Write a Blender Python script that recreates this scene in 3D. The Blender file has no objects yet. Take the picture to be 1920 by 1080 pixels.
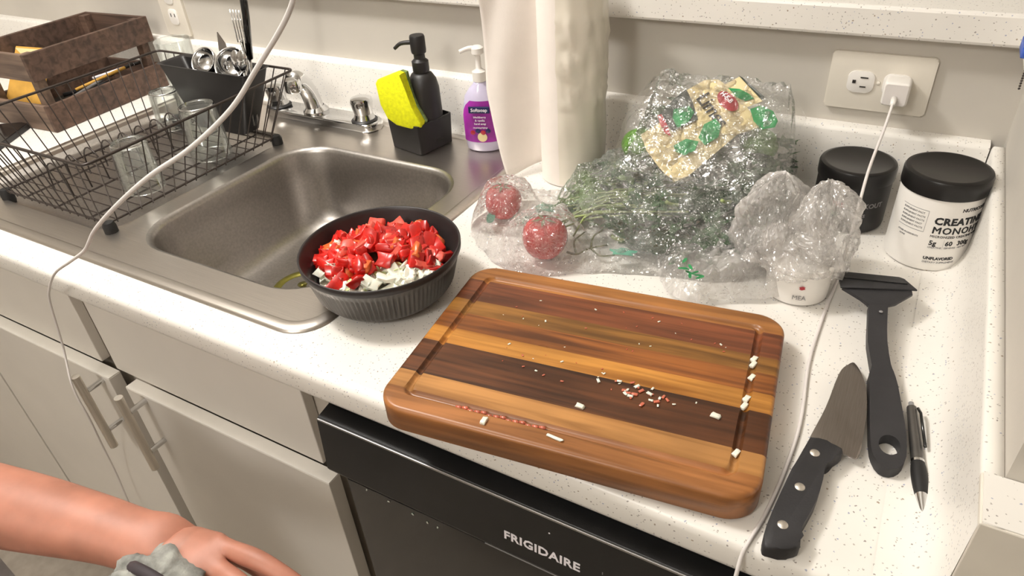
import bpy, bmesh, math, random
from mathutils import Vector, Matrix, noise
random.seed(7)
D = bpy.data; C = bpy.context.scene.collection; S = bpy.context.scene
PI = math.pi; R = math.radians; V = Vector

# ------------------------------------------------------------------ camera, world, light
cd = D.cameras.new('camera'); cam = D.objects.new('camera', cd); C.objects.link(cam); S.camera = cam
cd.sensor_width = 36; cd.lens = 1312.635 * 36 / 1920; cd.clip_start = .02; cd.clip_end = 50
_R = ((0.86939, 0.49036, -0.06089), (0.23935, -0.52573, -0.81629), (-0.43228, 0.69510, -0.57443))
m = Matrix(((_R[0][0], -_R[1][0], -_R[2][0], .51434), (_R[0][1], -_R[1][1], -_R[2][1], -.35498),
            (_R[0][2], -_R[1][2], -_R[2][2], .47934), (0, 0, 0, 1)))
cam.matrix_world = m
w = D.worlds.new('world'); S.world = w; w.use_nodes = True
w.node_tree.nodes['Background'].inputs[0].default_value = (1.0, .965, .92, 1)
w.node_tree.nodes['Background'].inputs[1].default_value = .35

def area(name, loc, tgt, size, power, col=(1, .96, .9)):
    l = D.lights.new(name, 'AREA'); l.shape = 'DISK'; l.size = size; l.energy = power; l.color = col
    o = D.objects.new(name, l); C.objects.link(o); o.location = loc
    o.rotation_euler = (V(tgt) - V(loc)).to_track_quat('-Z', 'Y').to_euler(); return o
def bulb(name, loc, radius, power, col=(1, .972, .94)):
    l = D.lights.new(name, 'POINT'); l.shadow_soft_size = radius; l.energy = power; l.color = col
    o = D.objects.new(name, l); C.objects.link(o); o.location = loc; return o
bulb('ceiling_light', (-.58, .04, 1.30), .11, 30)
bulb('fill_light', (-.1, -1.55, 1.28), .16, 20)  # added fill from behind the camera to brighten the cabinet fronts, no seen lamp
S.view_settings.view_transform = 'Standard'; S.view_settings.look = 'None'
S.view_settings.exposure = .72; S.view_settings.gamma = 1; S.view_settings.use_curve_mapping = False

# ------------------------------------------------------------------ materials
def lin(c):
    return tuple(((x / 255) / 12.92 if x / 255 <= .04045 else ((x / 255 + .055) / 1.055) ** 2.4) for x in c) + (1,)
def mat(name, col, rough=.5, metal=0, var=.06, vs=40, bump=0, bs=200, spec=.5, coat=0, sss=0, stretch=None, emit=None, alpha=None):
    m = D.materials.new(name); m.use_nodes = True; n = m.node_tree.nodes; L = m.node_tree.links; b = n['Principled BSDF']
    c = lin(col); b.inputs['Roughness'].default_value = rough; b.inputs['Metallic'].default_value = metal
    b.inputs['Specular IOR Level'].default_value = spec; b.inputs['Coat Weight'].default_value = coat
    if sss:
        b.inputs['Subsurface Weight'].default_value = sss; b.inputs['Subsurface Radius'].default_value = (1, .4, .3)
        b.inputs['Subsurface Scale'].default_value = .004
    tc = n.new('ShaderNodeTexCoord'); mp = n.new('ShaderNodeMapping'); L.new(tc.outputs['Object'], mp.inputs[0])
    if stretch: mp.inputs['Scale'].default_value = stretch
    nz = n.new('ShaderNodeTexNoise'); nz.inputs['Scale'].default_value = vs; nz.inputs['Detail'].default_value = 4
    L.new(mp.outputs[0], nz.inputs['Vector'])
    rp = n.new('ShaderNodeValToRGB'); L.new(nz.outputs['Fac'], rp.inputs[0])
    lo = [max(0, x * (1 - var * 2)) for x in c[:3]]; hi = [min(1, x * (1 + var * 2)) for x in c[:3]]
    rp.color_ramp.elements[0].position = .3; rp.color_ramp.elements[1].position = .7
    rp.color_ramp.elements[0].color = (*lo, 1); rp.color_ramp.elements[1].color = (*hi, 1)
    L.new(rp.outputs[0], b.inputs['Base Color'])
    if bump:
        z2 = n.new('ShaderNodeTexNoise'); z2.inputs['Scale'].default_value = bs; z2.inputs['Detail'].default_value = 3
        L.new(mp.outputs[0], z2.inputs['Vector'])
        bp = n.new('ShaderNodeBump'); bp.inputs['Strength'].default_value = bump; bp.inputs['Distance'].default_value = .002
        L.new(z2.outputs['Fac'], bp.inputs['Height']); L.new(bp.outputs[0], b.inputs['Normal'])
    return m
def speckle(name, base=(236, 232, 225)):
    m = mat(name, base, .32, var=.015, vs=12); n = m.node_tree.nodes; L = m.node_tree.links; b = n['Principled BSDF']
    src = b.inputs['Base Color'].links[0].from_socket; tc = [x for x in n if x.type == 'TEX_COORD'][0]
    for sc, th, sel, col in ((190, .15, .34, (158, 150, 144)), (330, .24, .22, (184, 178, 170)), (130, .12, .14, (168, 152, 134)), (260, .2, .12, (168, 172, 190))):
        nz = n.new('ShaderNodeTexNoise'); nz.inputs['Scale'].default_value = sc * 2
        mx0 = n.new('ShaderNodeVectorMath'); mx0.operation = 'MULTIPLY_ADD'; mx0.inputs[1].default_value = (.0025,) * 3
        L.new(nz.outputs['Color'], mx0.inputs[0]); L.new(tc.outputs['Object'], mx0.inputs[2]); L.new(tc.outputs['Object'], nz.inputs['Vector'])
        v = n.new('ShaderNodeTexVoronoi'); v.inputs['Scale'].default_value = sc; L.new(mx0.outputs[0], v.inputs['Vector'])
        lt = n.new('ShaderNodeMath'); lt.operation = 'LESS_THAN'; lt.inputs[1].default_value = th; L.new(v.outputs['Distance'], lt.inputs[0])
        sp = n.new('ShaderNodeSeparateColor'); L.new(v.outputs['Color'], sp.inputs[0])
        l2 = n.new('ShaderNodeMath'); l2.operation = 'LESS_THAN'; l2.inputs[1].default_value = sel; L.new(sp.outputs[0], l2.inputs[0])
        mu = n.new('ShaderNodeMath'); mu.operation = 'MULTIPLY'; L.new(lt.outputs[0], mu.inputs[0]); L.new(l2.outputs[0], mu.inputs[1])
        mx = n.new('ShaderNodeMix'); mx.data_type = 'RGBA'; L.new(mu.outputs[0], mx.inputs[0]); L.new(src, mx.inputs[6]); mx.inputs[7].default_value = lin(col)
        src = mx.outputs[2]
    L.new(src, b.inputs['Base Color']); return m
def wood(name, c1, c2, seed, rough=.33, sx=3.2, sy=60, bump=.15):
    m = D.materials.new(name); m.use_nodes = True; n = m.node_tree.nodes; L = m.node_tree.links; b = n['Principled BSDF']
    tc = n.new('ShaderNodeTexCoord'); mp = n.new('ShaderNodeMapping'); L.new(tc.outputs['Object'], mp.inputs[0])
    mp.inputs['Location'].default_value = (seed * 1.7, seed * .9, seed * .3); mp.inputs['Scale'].default_value = (sx, sy, sy)
    nz = n.new('ShaderNodeTexNoise'); nz.inputs['Scale'].default_value = 1.6; nz.inputs['Detail'].default_value = 8; nz.inputs['Distortion'].default_value = .6
    L.new(mp.outputs[0], nz.inputs['Vector'])
    rp = n.new('ShaderNodeValToRGB'); L.new(nz.outputs['Fac'], rp.inputs[0]); e = rp.color_ramp.elements
    e[0].position = .36; e[0].color = lin([v * .9 for v in c1]); e[1].position = .62; e[1].color = lin(c2)
    # broad tone drift along the plank
    n2 = n.new('ShaderNodeTexNoise'); n2.inputs['Scale'].default_value = 9; n2.inputs['Detail'].default_value = 2
    mp2 = n.new('ShaderNodeMapping'); L.new(tc.outputs['Object'], mp2.inputs[0]); mp2.inputs['Location'].default_value = (seed, 0, 0); mp2.inputs['Scale'].default_value = (1, 2.2, 1)
    L.new(mp2.outputs[0], n2.inputs['Vector'])
    mx = n.new('ShaderNodeMix'); mx.data_type = 'RGBA'; mx.blend_type = 'MULTIPLY'; mx.inputs[0].default_value = .45
    r2 = n.new('ShaderNodeValToRGB'); L.new(n2.outputs['Fac'], r2.inputs[0]); r2.color_ramp.elements[0].position = .35; r2.color_ramp.elements[1].position = .65
    r2.color_ramp.elements[0].color = (.55, .5, .48, 1); r2.color_ramp.elements[1].color = (1.25, 1.15, 1.0, 1)
    L.new(rp.outputs[0], mx.inputs[6]); L.new(r2.outputs[0], mx.inputs[7]); L.new(mx.outputs[2], b.inputs['Base Color'])
    rr = n.new('ShaderNodeMapRange'); rr.inputs[3].default_value = rough - .12; rr.inputs[4].default_value = rough + .15
    L.new(n2.outputs['Fac'], rr.inputs[0]); L.new(rr.outputs[0], b.inputs['Roughness'])
    bp = n.new('ShaderNodeBump'); bp.inputs['Strength'].default_value = bump; bp.inputs['Distance'].default_value = .001
    L.new(nz.outputs['Fac'], bp.inputs['Height']); L.new(bp.outputs[0], b.inputs['Normal']); return m
def steel(name, col, rough=.28, aniso=(3, 400, 3), bump=.05):
    return mat(name, col, rough, 1, var=.05, vs=6, bump=bump, bs=1, stretch=aniso)
def film(name, milk=.10, gloss=.55, tint=(255, 255, 255), bs=90, bstr=.9, dist=.004, milkcol=(235, 235, 232), base=.015, rough=.06):
    m = D.materials.new(name); m.use_nodes = True; n = m.node_tree.nodes; L = m.node_tree.links
    n.remove(n['Principled BSDF']); out = n['Material Output']
    tr = n.new('ShaderNodeBsdfTransparent'); tr.inputs[0].default_value = lin(tint)
    gl = n.new('ShaderNodeBsdfGlossy'); gl.inputs['Roughness'].default_value = rough; gl.inputs[0].default_value = (1, 1, 1, 1)
    df = n.new('ShaderNodeBsdfDiffuse'); df.inputs[0].default_value = lin(milkcol)
    tl = n.new('ShaderNodeBsdfTranslucent'); tl.inputs[0].default_value = lin(milkcol)
    tc = n.new('ShaderNodeTexCoord')
    n1 = n.new('ShaderNodeTexNoise'); n1.inputs['Scale'].default_value = bs; n1.inputs['Detail'].default_value = 2; n1.inputs['Distortion'].default_value = 1.5
    v1 = n.new('ShaderNodeTexVoronoi'); v1.inputs['Scale'].default_value = bs * .9; v1.feature = 'F1'
    L.new(tc.outputs['Object'], n1.inputs['Vector'])
    mv = n.new('ShaderNodeVectorMath'); mv.operation = 'MULTIPLY_ADD'; mv.inputs[1].default_value = (.02, .02, .02)
    L.new(n1.outputs['Color'], mv.inputs[0]); L.new(tc.outputs['Object'], mv.inputs[2]); L.new(mv.outputs[0], v1.inputs['Vector'])
    bp = n.new('ShaderNodeBump'); bp.inputs['Strength'].default_value = bstr; bp.inputs['Distance'].default_value = dist
    L.new(v1.outputs['Distance'], bp.inputs['Height']); L.new(bp.outputs[0], gl.inputs['Normal'])
    fr = n.new('ShaderNodeFresnel'); fr.inputs['IOR'].default_value = 1.5; L.new(bp.outputs[0], fr.inputs['Normal'])
    ml = n.new('ShaderNodeMath'); ml.operation = 'MULTIPLY_ADD'; ml.inputs[1].default_value = gloss; ml.inputs[2].default_value = base; ml.use_clamp = True
    L.new(fr.outputs[0], ml.inputs[0])
    if bstr: n.remove(fr); fr = n.new('ShaderNodeFresnel'); fr.inputs['IOR'].default_value = 1.5; L.new(fr.outputs[0], ml.inputs[0])
    m0 = n.new('ShaderNodeMixShader'); m0.inputs[0].default_value = .5; L.new(df.outputs[0], m0.inputs[1]); L.new(tl.outputs[0], m0.inputs[2])
    n2 = n.new('ShaderNodeTexNoise'); n2.inputs['Scale'].default_value = 28; n2.inputs['Detail'].default_value = 5; L.new(tc.outputs['Object'], n2.inputs['Vector'])
    mr = n.new('ShaderNodeMapRange'); mr.inputs[1].default_value = .35; mr.inputs[2].default_value = .7; mr.inputs[3].default_value = milk * .35; mr.inputs[4].default_value = milk * 1.8
    L.new(n2.outputs['Fac'], mr.inputs[0])
    m1 = n.new('ShaderNodeMixShader'); L.new(mr.outputs[0], m1.inputs[0]); L.new(tr.outputs[0], m1.inputs[1]); L.new(m0.outputs[0], m1.inputs[2])
    m2 = n.new('ShaderNodeMixShader'); L.new(ml.outputs[0], m2.inputs[0]); L.new(m1.outputs[0], m2.inputs[1]); L.new(gl.outputs[0], m2.inputs[2])
    L.new(m2.outputs[0], out.inputs[0]); return m
def glassy(name, tint=(252, 254, 253), gloss=.55, milk=.02):
    return film(name, milk, gloss, tint, 5, 0, .001)

M = {}
M['counter'] = speckle('speckled_laminate')
M['wall'] = mat('wall_paint', (200, 194, 184), .7, var=.03, vs=5, bump=.08, bs=300)
M['ceil'] = mat('ceiling_paint', (240, 236, 228), .8, var=.01)
M['cab'] = mat('cabinet_laminate', (226, 220, 211), .45, var=.02, vs=6)
M['cab_edge'] = mat('cabinet_edge_band', (236, 232, 224), .4, var=.01)
M['cab_frame'] = mat('cabinet_frame_laminate', (196, 188, 176), .5, var=.02)
M['cab_in'] = mat('cabinet_gap', (120, 112, 104), .7)
M['floor'] = mat('vinyl_floor', (150, 140, 128), .6)
M['steel'] = steel('brushed_steel', (205, 198, 190), .34)
M['steel_bowl'] = steel('satin_steel_bowl', (178, 173, 168), .36, (40, 40, 40), .02)
M['chrome'] = mat('chrome', (215, 215, 215), .08, 1, var=.01)
M['edge_glint'] = mat('painted_edge_glint', (190, 190, 190), .35, 1, var=.01)  # highlight of the glossy black panel edge, put in as pale metal
M['nickel'] = steel('brushed_nickel', (222, 216, 206), .42, (300, 300, 5))
M['blade'] = steel('blade_steel', (150, 143, 138), .3, (300, 8, 8))
M['black'] = mat('black_plastic', (34, 32, 32), .45, var=.08)
M['black_lid'] = mat('glossy_black_lid', (20, 18, 18), .3, var=.05)
M['black_soft'] = mat('black_matte_nylon', (44, 43, 45), .55, var=.08, bump=.1, bs=500)
M['black_gloss'] = mat('black_gloss_enamel', (14, 14, 15), .12, var=.05, coat=.3)
M['black_panel'] = mat('black_satin_panel', (22, 22, 23), .35, var=.1, bump=.06, bs=900)
M['black_wire'] = mat('black_wire_coating', (62, 54, 50), .35, .3)
M['dark_coat'] = mat('dark_nonstick', (42, 37, 37), .42, var=.08)
M['pan_out'] = mat('ribbed_anodised_metal', (104, 101, 98), .36, .75, var=.05)
M['white_pl'] = mat('white_plastic', (236, 232, 226), .35, var=.01)
M['ivory'] = mat('ivory_plate_plastic', (226, 219, 206), .4, var=.01)
M['slot'] = mat('dark_slot', (40, 36, 32), .7)
M['cable'] = mat('white_cable_rubber', (226, 220, 216), .5, var=.01)
M['tomato'] = mat('tomato_flesh', (206, 34, 26), .3, var=.22, vs=60, spec=.6, sss=.15)
M['tomato2'] = mat('tomato_pale_flesh', (232, 92, 76), .3, var=.18, vs=80, spec=.6, sss=.15)
M['tomato3'] = mat('tomato_yellow_core', (222, 104, 50), .3, var=.2, vs=90, spec=.6, sss=.15)
M['skin_t'] = mat('tomato_skin', (196, 22, 26), .18, var=.12, vs=30, coat=.4)
M['onion'] = mat('onion_flesh', (240, 238, 222), .3, var=.05, vs=70, sss=.2)
M['onion_g'] = mat('onion_green_flesh', (214, 222, 160), .3, var=.08, sss=.2)
M['crate'] = wood('brown_stained_wood', (78, 60, 50), (102, 80, 68), 3, .65, 4, 50)
M['crate_l'] = wood('brown_stained_wood_light', (106, 88, 76), (128, 108, 94), 5, .65, 4, 50)
M['sponge'] = mat('yellow_sponge', (238, 240, 10), .8, var=.05, vs=200, bump=.5, bs=700)
M['scour'] = mat('green_scour_pad', (120, 140, 84), .9, var=.2, vs=200, bump=.6, bs=900)
M['paper'] = mat('paper_towel', (238, 230, 222), .9, var=.01, bump=.12, bs=500)
M['wrap'] = mat('cloudy_plastic_wrap', (232, 225, 210), .3, var=.02, vs=20, coat=.3)
M['lilac'] = mat('lilac_soap', (206, 200, 226), .2, var=.03, coat=.5)
M['clear'] = glassy('clear_plastic', (236, 238, 240), .8, .10)
M['glass'] = glassy('drinking_glass')
M['purple'] = mat('purple_label', (156, 46, 156), .35, var=.2, vs=25)
M['navy'] = mat('navy_print', (28, 34, 84), .4)
M['white_p'] = mat('white_print', (245, 240, 245), .5, var=0)
M['black_p'] = mat('black_print', (26, 26, 28), .5, var=0)
M['grey_p'] = mat('grey_print', (140, 138, 138), .5, var=0)
M['cream'] = mat('cream_film_print', (226, 208, 158), .3, var=.04, vs=30)
M['green_p'] = mat('green_film_print', (40, 140, 80), .3, var=.2, vs=60)
M['teal_p'] = mat('teal_film_print', (104, 160, 138), .3, var=.1, vs=60)
M['dkgreen'] = mat('dark_film_print', (60, 66, 60), .3, var=.1)
M['red_p'] = mat('red_print', (170, 40, 52), .35, var=.05)
M['leaf'] = mat('herb_leaf', (44, 82, 40), .5, var=.35, vs=60, bump=.4, bs=200)
M['leaf2'] = mat('herb_leaf_light', (104, 134, 70), .5, var=.3, vs=60, bump=.4, bs=200)
M['stem'] = mat('herb_stem', (150, 164, 104), .5, var=.15)
M['twig'] = mat('vine_twig', (104, 104, 58), .6, var=.15)
M['lime'] = mat('lime_skin', (92, 150, 36), .35, var=.2, vs=50, bump=.2, bs=500)
M['pepper'] = mat('dark_green_pepper_skin', (34, 62, 34), .2, var=.2, vs=20, coat=.4)
M['blue_p'] = mat('blue_packet', (30, 84, 190), .35, var=.2, vs=60)
M['green_k'] = mat('green_packet', (120, 170, 120), .4, var=.1)
M['skin'] = mat('skin', (184, 124, 102), .5, var=.08, vs=30, sss=.2)
M['nail'] = mat('fingernail', (226, 160, 142), .3)
M['shirt'] = mat('grey_shirt_cloth', (196, 196, 200), .9, var=.06, vs=60, bump=.3, bs=300)
M['rag'] = mat('grey_cloth', (140, 140, 134), .9, var=.25, vs=60, bump=.4, bs=300)
M['hair'] = mat('dark_trim', (60, 52, 56), .7)
M['yellow_env'] = mat('yellow_envelope_paper', (214, 164, 74), .7)
M['brass'] = mat('drain_brass', (124, 118, 52), .35, .7, var=.2)
M['rubber'] = mat('black_rubber', (26, 25, 25), .6)
M['jam'] = mat('wet_tomato_pulp', (206, 110, 84), .15, var=.2, coat=.6)

# ------------------------------------------------------------------ mesh helpers
def tag(o, label=None, cat=None, group=None, kind=None):
    for k, v in (('label', label), ('category', cat), ('group', group), ('kind', kind)):
        if v: o[k] = v
    return o
def root_loc(p):
    while p.parent: p = p.parent
    return p.location
def link(name, me, m, parent=None, smooth=False, loc=None, w=False):
    if w and parent: me.transform(Matrix.Translation(-root_loc(parent)))
    ms = m if isinstance(m, (list, tuple)) else [m]
    if not me.materials:
        for x in ms: me.materials.append(M[x] if isinstance(x, str) else x)
    if smooth: me.shade_smooth()
    o = D.objects.new(name, me); C.objects.link(o)
    if parent: o.parent = parent
    if loc: o.location = loc
    return o
def obj(name, bm, m, parent=None, smooth=False, loc=None, w=True, auto=None):
    bmesh.ops.recalc_face_normals(bm, faces=bm.faces)
    me = D.meshes.new(name); bm.to_mesh(me); bm.free()
    o = link(name, me, m, parent, smooth or auto is not None, loc, w)
    if auto is not None: me.set_sharp_from_angle(angle=R(auto))
    return o
def thing(name, label, cat, loc=(0, 0, 0), rotz=0, group=None):
    o = D.objects.new(name, None); C.objects.link(o); o.location = loc; o.rotation_euler = (0, 0, rotz); o.empty_display_size = .02
    return tag(o, label, cat, group)
def NB(): return bmesh.new()
def box(bm, x0, x1, y0, y1, z0, z1, bev=0, seg=2, mat4=None):
    r = bmesh.ops.create_cube(bm, size=1)['verts']
    bmesh.ops.transform(bm, matrix=Matrix.Translation(((x0 + x1) / 2, (y0 + y1) / 2, (z0 + z1) / 2)) @ Matrix.Diagonal((x1 - x0, y1 - y0, z1 - z0, 1)), verts=r)
    if bev:
        es = list({e for v in r for e in v.link_edges})
        q = bmesh.ops.bevel(bm, geom=es, offset=bev, segments=seg, affect='EDGES', profile=.5)
        r = list({v for f in q['faces'] for v in f.verts} | {v for v in r if v.is_valid})
    if mat4 is not None: bmesh.ops.transform(bm, matrix=mat4, verts=r)
    return bm
def B(*a, **k): return box(NB(), *a, **k)
def lathe(prof, n=48, c=(0, 0, 0), bm=None, rib=None, ax=None):
    bm = bm or NB(); rings = []; vs = []
    for r, z in prof:
        if r < 1e-6: rings.append([bm.verts.new((0, 0, z))] * n)
        else: rings.append([bm.verts.new((r * math.cos(2 * PI * i / n), r * math.sin(2 * PI * i / n), z)) for i in range(n)])
    for a, b in zip(rings, rings[1:]):
        for i in range(n):
            j = (i + 1) % n; f = []
            for v in (a[i], a[j], b[j], b[i]):
                if v not in f: f.append(v)
            if len(f) > 2:
                try: bm.faces.new(f)
                except ValueError: pass
    vs = list({v for r in rings for v in r})
    T = Matrix.Translation(c) @ (ax if ax is not None else Matrix())
    bmesh.ops.transform(bm, matrix=T, verts=vs); return bm
def catmull(pts, k=6):
    pts = [V(p) for p in pts]; P = [pts[0] * 2 - pts[1]] + pts + [pts[-1] * 2 - pts[-2]]; out = []
    for i in range(1, len(P) - 2):
        a, b, c, d = P[i - 1], P[i], P[i + 1], P[i + 2]
        for j in range(k):
            t = j / k; out.append(.5 * ((2 * b) + (c - a) * t + (2 * a - 5 * b + 4 * c - d) * t * t + (3 * b - a - 3 * c + d) * t ** 3))
    return out + [pts[-1]]
def tube(pts, r, n=8, bm=None, cap=True, closed=False, sm=0, flat=1):
    bm = bm or NB()
    if sm: pts = catmull(pts, sm)
    pts = [V(p) for p in pts]; N = len(pts); rs = r if isinstance(r, (list, tuple)) else [r] * N
    if len(rs) != N: rs = [rs[0] + (rs[-1] - rs[0]) * i / (N - 1) for i in range(N)] if len(rs) == 2 else [rs[min(len(rs) - 1, int(i * len(rs) / N))] for i in range(N)]
    rings = []; up = None
    for i, p in enumerate(pts):
        a = pts[(i - 1) % N] if closed or i else p; b = pts[(i + 1) % N] if closed or i < N - 1 else p
        t = (b - a).normalized()
        if up is None: up = t.orthogonal().normalized() if abs(t.z) > .9 else (V((0, 0, 1)) - t * t.z).normalized()
        up = (up - t * up.dot(t)).normalized(); s = t.cross(up)
        rings.append([bm.verts.new(p + (s * math.cos(2 * PI * j / n) + up * math.sin(2 * PI * j / n) * flat) * rs[i]) for j in range(n)])
    for i in range(N if closed else N - 1):
        a, b = rings[i], rings[(i + 1) % N]
        for j in range(n): bm.faces.new((a[j], a[(j + 1) % n], b[(j + 1) % n], b[j]))
    if cap and not closed: bm.faces.new(rings[0]); bm.faces.new(rings[-1])
    return bm
def prism(out, z0, z1, bm=None, bev=0, T=None, seg=2):
    bm = bm or NB(); a = [bm.verts.new((x, y, z0)) for x, y in out]; b = [bm.verts.new((x, y, z1)) for x, y in out]; n = len(out)
    bm.faces.new(a[::-1]); bm.faces.new(b)
    for i in range(n): bm.faces.new((a[i], a[(i + 1) % n], b[(i + 1) % n], b[i]))
    vs = a + b
    if bev:
        es = [e for e in bm.edges if (e.verts[0] in a) == (e.verts[1] in a) and e.verts[0] in vs and e.verts[1] in vs]
        q = bmesh.ops.bevel(bm, geom=es, offset=bev, segments=seg, affect='EDGES', profile=.5)
        vs = [v for v in bm.verts if v in set(vs) or v in {x for f in q['faces'] for x in f.verts}]
    if T is not None: bmesh.ops.transform(bm, matrix=T, verts=[v for v in vs if v.is_valid])
    return bm
def rrect(x0, x1, y0, y1, r, n=6):
    o = []
    for cx, cy, a in ((x1 - r, y1 - r, 0), (x0 + r, y1 - r, 90), (x0 + r, y0 + r, 180), (x1 - r, y0 + r, 270)):
        for i in range(n + 1): t = R(a + 90 * i / n); o.append((cx + r * math.cos(t), cy + r * math.sin(t)))
    return o
def loft(rings, bm=None, cap0=False, cap1=False):
    bm = bm or NB(); rs = [[bm.verts.new(p) for p in r] for r in rings]; n = len(rs[0])
    for a, b in zip(rs, rs[1:]):
        for i in range(n): bm.faces.new((a[i], a[(i + 1) % n], b[(i + 1) % n], b[i]))
    if cap0: bm.faces.new(rs[0][::-1])
    if cap1: bm.faces.new(rs[-1])
    return bm
def planar(outer, holes, z, bm=None):
    bm = bm or NB(); es = []
    for lp in [outer] + holes:
        vs = [bm.verts.new((x, y, z)) for x, y in lp]
        es += [bm.edges.new((vs[i], vs[(i + 1) % len(vs)])) for i in range(len(vs))]
    bmesh.ops.triangle_fill(bm, use_beauty=True, edges=es, normal=(0, 0, 1)); return bm
def text_mesh(s, size, ext=.0002, bold=0, space=1, align='LEFT'):
    c = D.curves.new('t', 'FONT'); c.body = s; c.size = size; c.extrude = ext; c.offset = bold; c.space_character = space; c.align_x = align; c.resolution_u = 2
    o = D.objects.new('t', c); C.objects.link(o); bpy.context.view_layer.update()
    me = D.meshes.new_from_object(o.evaluated_get(bpy.context.evaluated_depsgraph_get())); D.objects.remove(o); D.curves.remove(c); return me
def text(name, s, size, m, parent, T=None, fn=None, **k):
    me = text_mesh(s, size, **k)
    if fn:
        for v in me.vertices: v.co = fn(v.co)
    if T is not None: me.transform(T)
    me.materials.clear(); return link(name, me, m, parent)
def cyl_wrap(r, a0, z0, c=(0, 0)):
    return lambda p: V((c[0] + (r + p.z) * math.cos(a0 + p.x / r), c[1] + (r + p.z) * math.sin(a0 + p.x / r), z0 + p.y))
def dup(root, loc, rot=None, label=None, scale=None):
    r = root.copy(); C.objects.link(r); r.location = loc
    if rot is not None: r.rotation_euler = rot
    if scale: r.scale = scale
    if label: r['label'] = label
    for ch in list(root.children):
        c = ch.copy(); C.objects.link(c); c.parent = r
        for g in ch.children:
            d = g.copy(); C.objects.link(d); d.parent = c
    return r

# ------------------------------------------------------------------ setting
WY = .62          # back wall plane; counter top is z = 0; floor 0.914 below
FZ = -.914
def struct(name, bm, m, parent=None, **k): return tag(obj(name, bm, m, parent, **k), kind='structure')
struct('floor', B(-2.6, 2.3, -2.2, 1.5, FZ - .05, FZ), 'floor')
struct('wall_back', B(-2.6, .625, WY, WY + .10, FZ, .215), 'wall')
struct('wall_right', B(.625, .735, .050, WY + .10, FZ, .215), 'wall')
struct('wall_left', B(-2.72, -2.6, -2.3, 1.6, FZ, 1.5), 'wall')
struct('wall_front', B(-2.6, 2.3, -2.3, -2.2, FZ, 1.5), 'wall')
struct('wall_side', B(2.2, 2.3, -2.2, 1.6, FZ, 1.5), 'wall')
struct('wall_far', B(-2.6, 2.3, 1.5, 1.6, FZ, 1.5), 'wall')
struct('ceiling', B(-2.72, 2.3, -2.3, 1.6, 1.5, 1.56), 'ceil')
# ------------------------------------------------------------------ raised bar ledge (speckled)
bar = thing('bar_ledge', 'raised speckled laminate bar ledge running above the back and right side of the counter', 'ledge', (0, WY, .215))
obj('ledge_top', B(-2.58, .92, WY - .022, 1.05, .2155, .252, bev=.004), 'counter', bar)
obj('ledge_return', B(.606, .92, .036, WY - .0225, .2155, .252, bev=.004), 'counter', bar)

# ------------------------------------------------------------------ countertop
SX0, SX1, SY0, SY1 = -.837, -.002, .040, .588     # sink outline
ct = thing('countertop', 'white speckled laminate countertop with rounded front edge around the sink', 'countertop', (0, .3, 0))
CX0, CX1 = -1.9, .606
bm = NB()
hole = rrect(SX0 + .012, SX1 - .012, SY0 + .012, SY1 - .012, .035, 6)[::-1]
planar([(CX0, .012), (CX1, .012), (CX1, .585), (CX0, .585)], [hole], 0, bm)
planar([(CX0, .012), (CX1, .012), (CX1, .585), (CX0, .585)], [hole], -.036, bm)
obj('slab', bm, 'counter', ct)
prof = [(.012, 0), (.008, -.0004), (.004, -.002), (.0012, -.005), (0, -.010), (0, -.028), (.0012, -.033), (.005, -.0365), (.012, -.038), (.03, -.038)]
bm = loft([[(CX0, y, z) for y, z in prof], [(CX1, y, z) for y, z in prof]])
bm.free(); bm = NB()
a = [bm.verts.new((CX0, y, z)) for y, z in prof]; b = [bm.verts.new((CX1 + .019, y, z)) for y, z in prof]
for i in range(len(prof) - 1): bm.faces.new((a[i], a[i + 1], b[i + 1], b[i]))
obj('front_edge', bm, 'counter', ct, smooth=True)
cove = [(.578, 0), (.585, .0006), (.591, .003), (.5955, .0075), (.598, .014), (.599, .022), (.599, .094), (.601, .098), (.605, .1), (WY, .1)]
bm = NB(); a = [bm.verts.new((CX0, y, z + .0004)) for y, z in cove]; b = [bm.verts.new((.61, y, z + .0004)) for y, z in cove]
for i in range(len(cove) - 1): bm.faces.new((a[i], a[i + 1], b[i + 1], b[i]))
obj('backsplash', bm, 'counter', ct, smooth=True)
sc = [(.572, 0), (.586, .0008), (.598, .005), (.605, .012), (.6095, .022), (.6110, .035), (.6115, .096), (.6125, .0995), (.614, .1005), (.6245, .1005), (.6245, 0)]
bm = NB(); a = [bm.verts.new((x, .006, z + .0006)) for x, z in sc]; b = [bm.verts.new((x, .60, z + .0006)) for x, z in sc]
for i in range(len(sc) - 1): bm.faces.new((a[i], a[i + 1], b[i + 1], b[i]))
obj('side_splash', bm, 'counter', ct, smooth=True)
obj('side_splash_cap', B(.6116, .655, .0052, .0495, -.04, .1008, bev=.001), 'ivory', ct)
obj('side_splash_top', B(.6130, .655, .0065, .0495, .1009, .1016), 'counter', ct)

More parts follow.
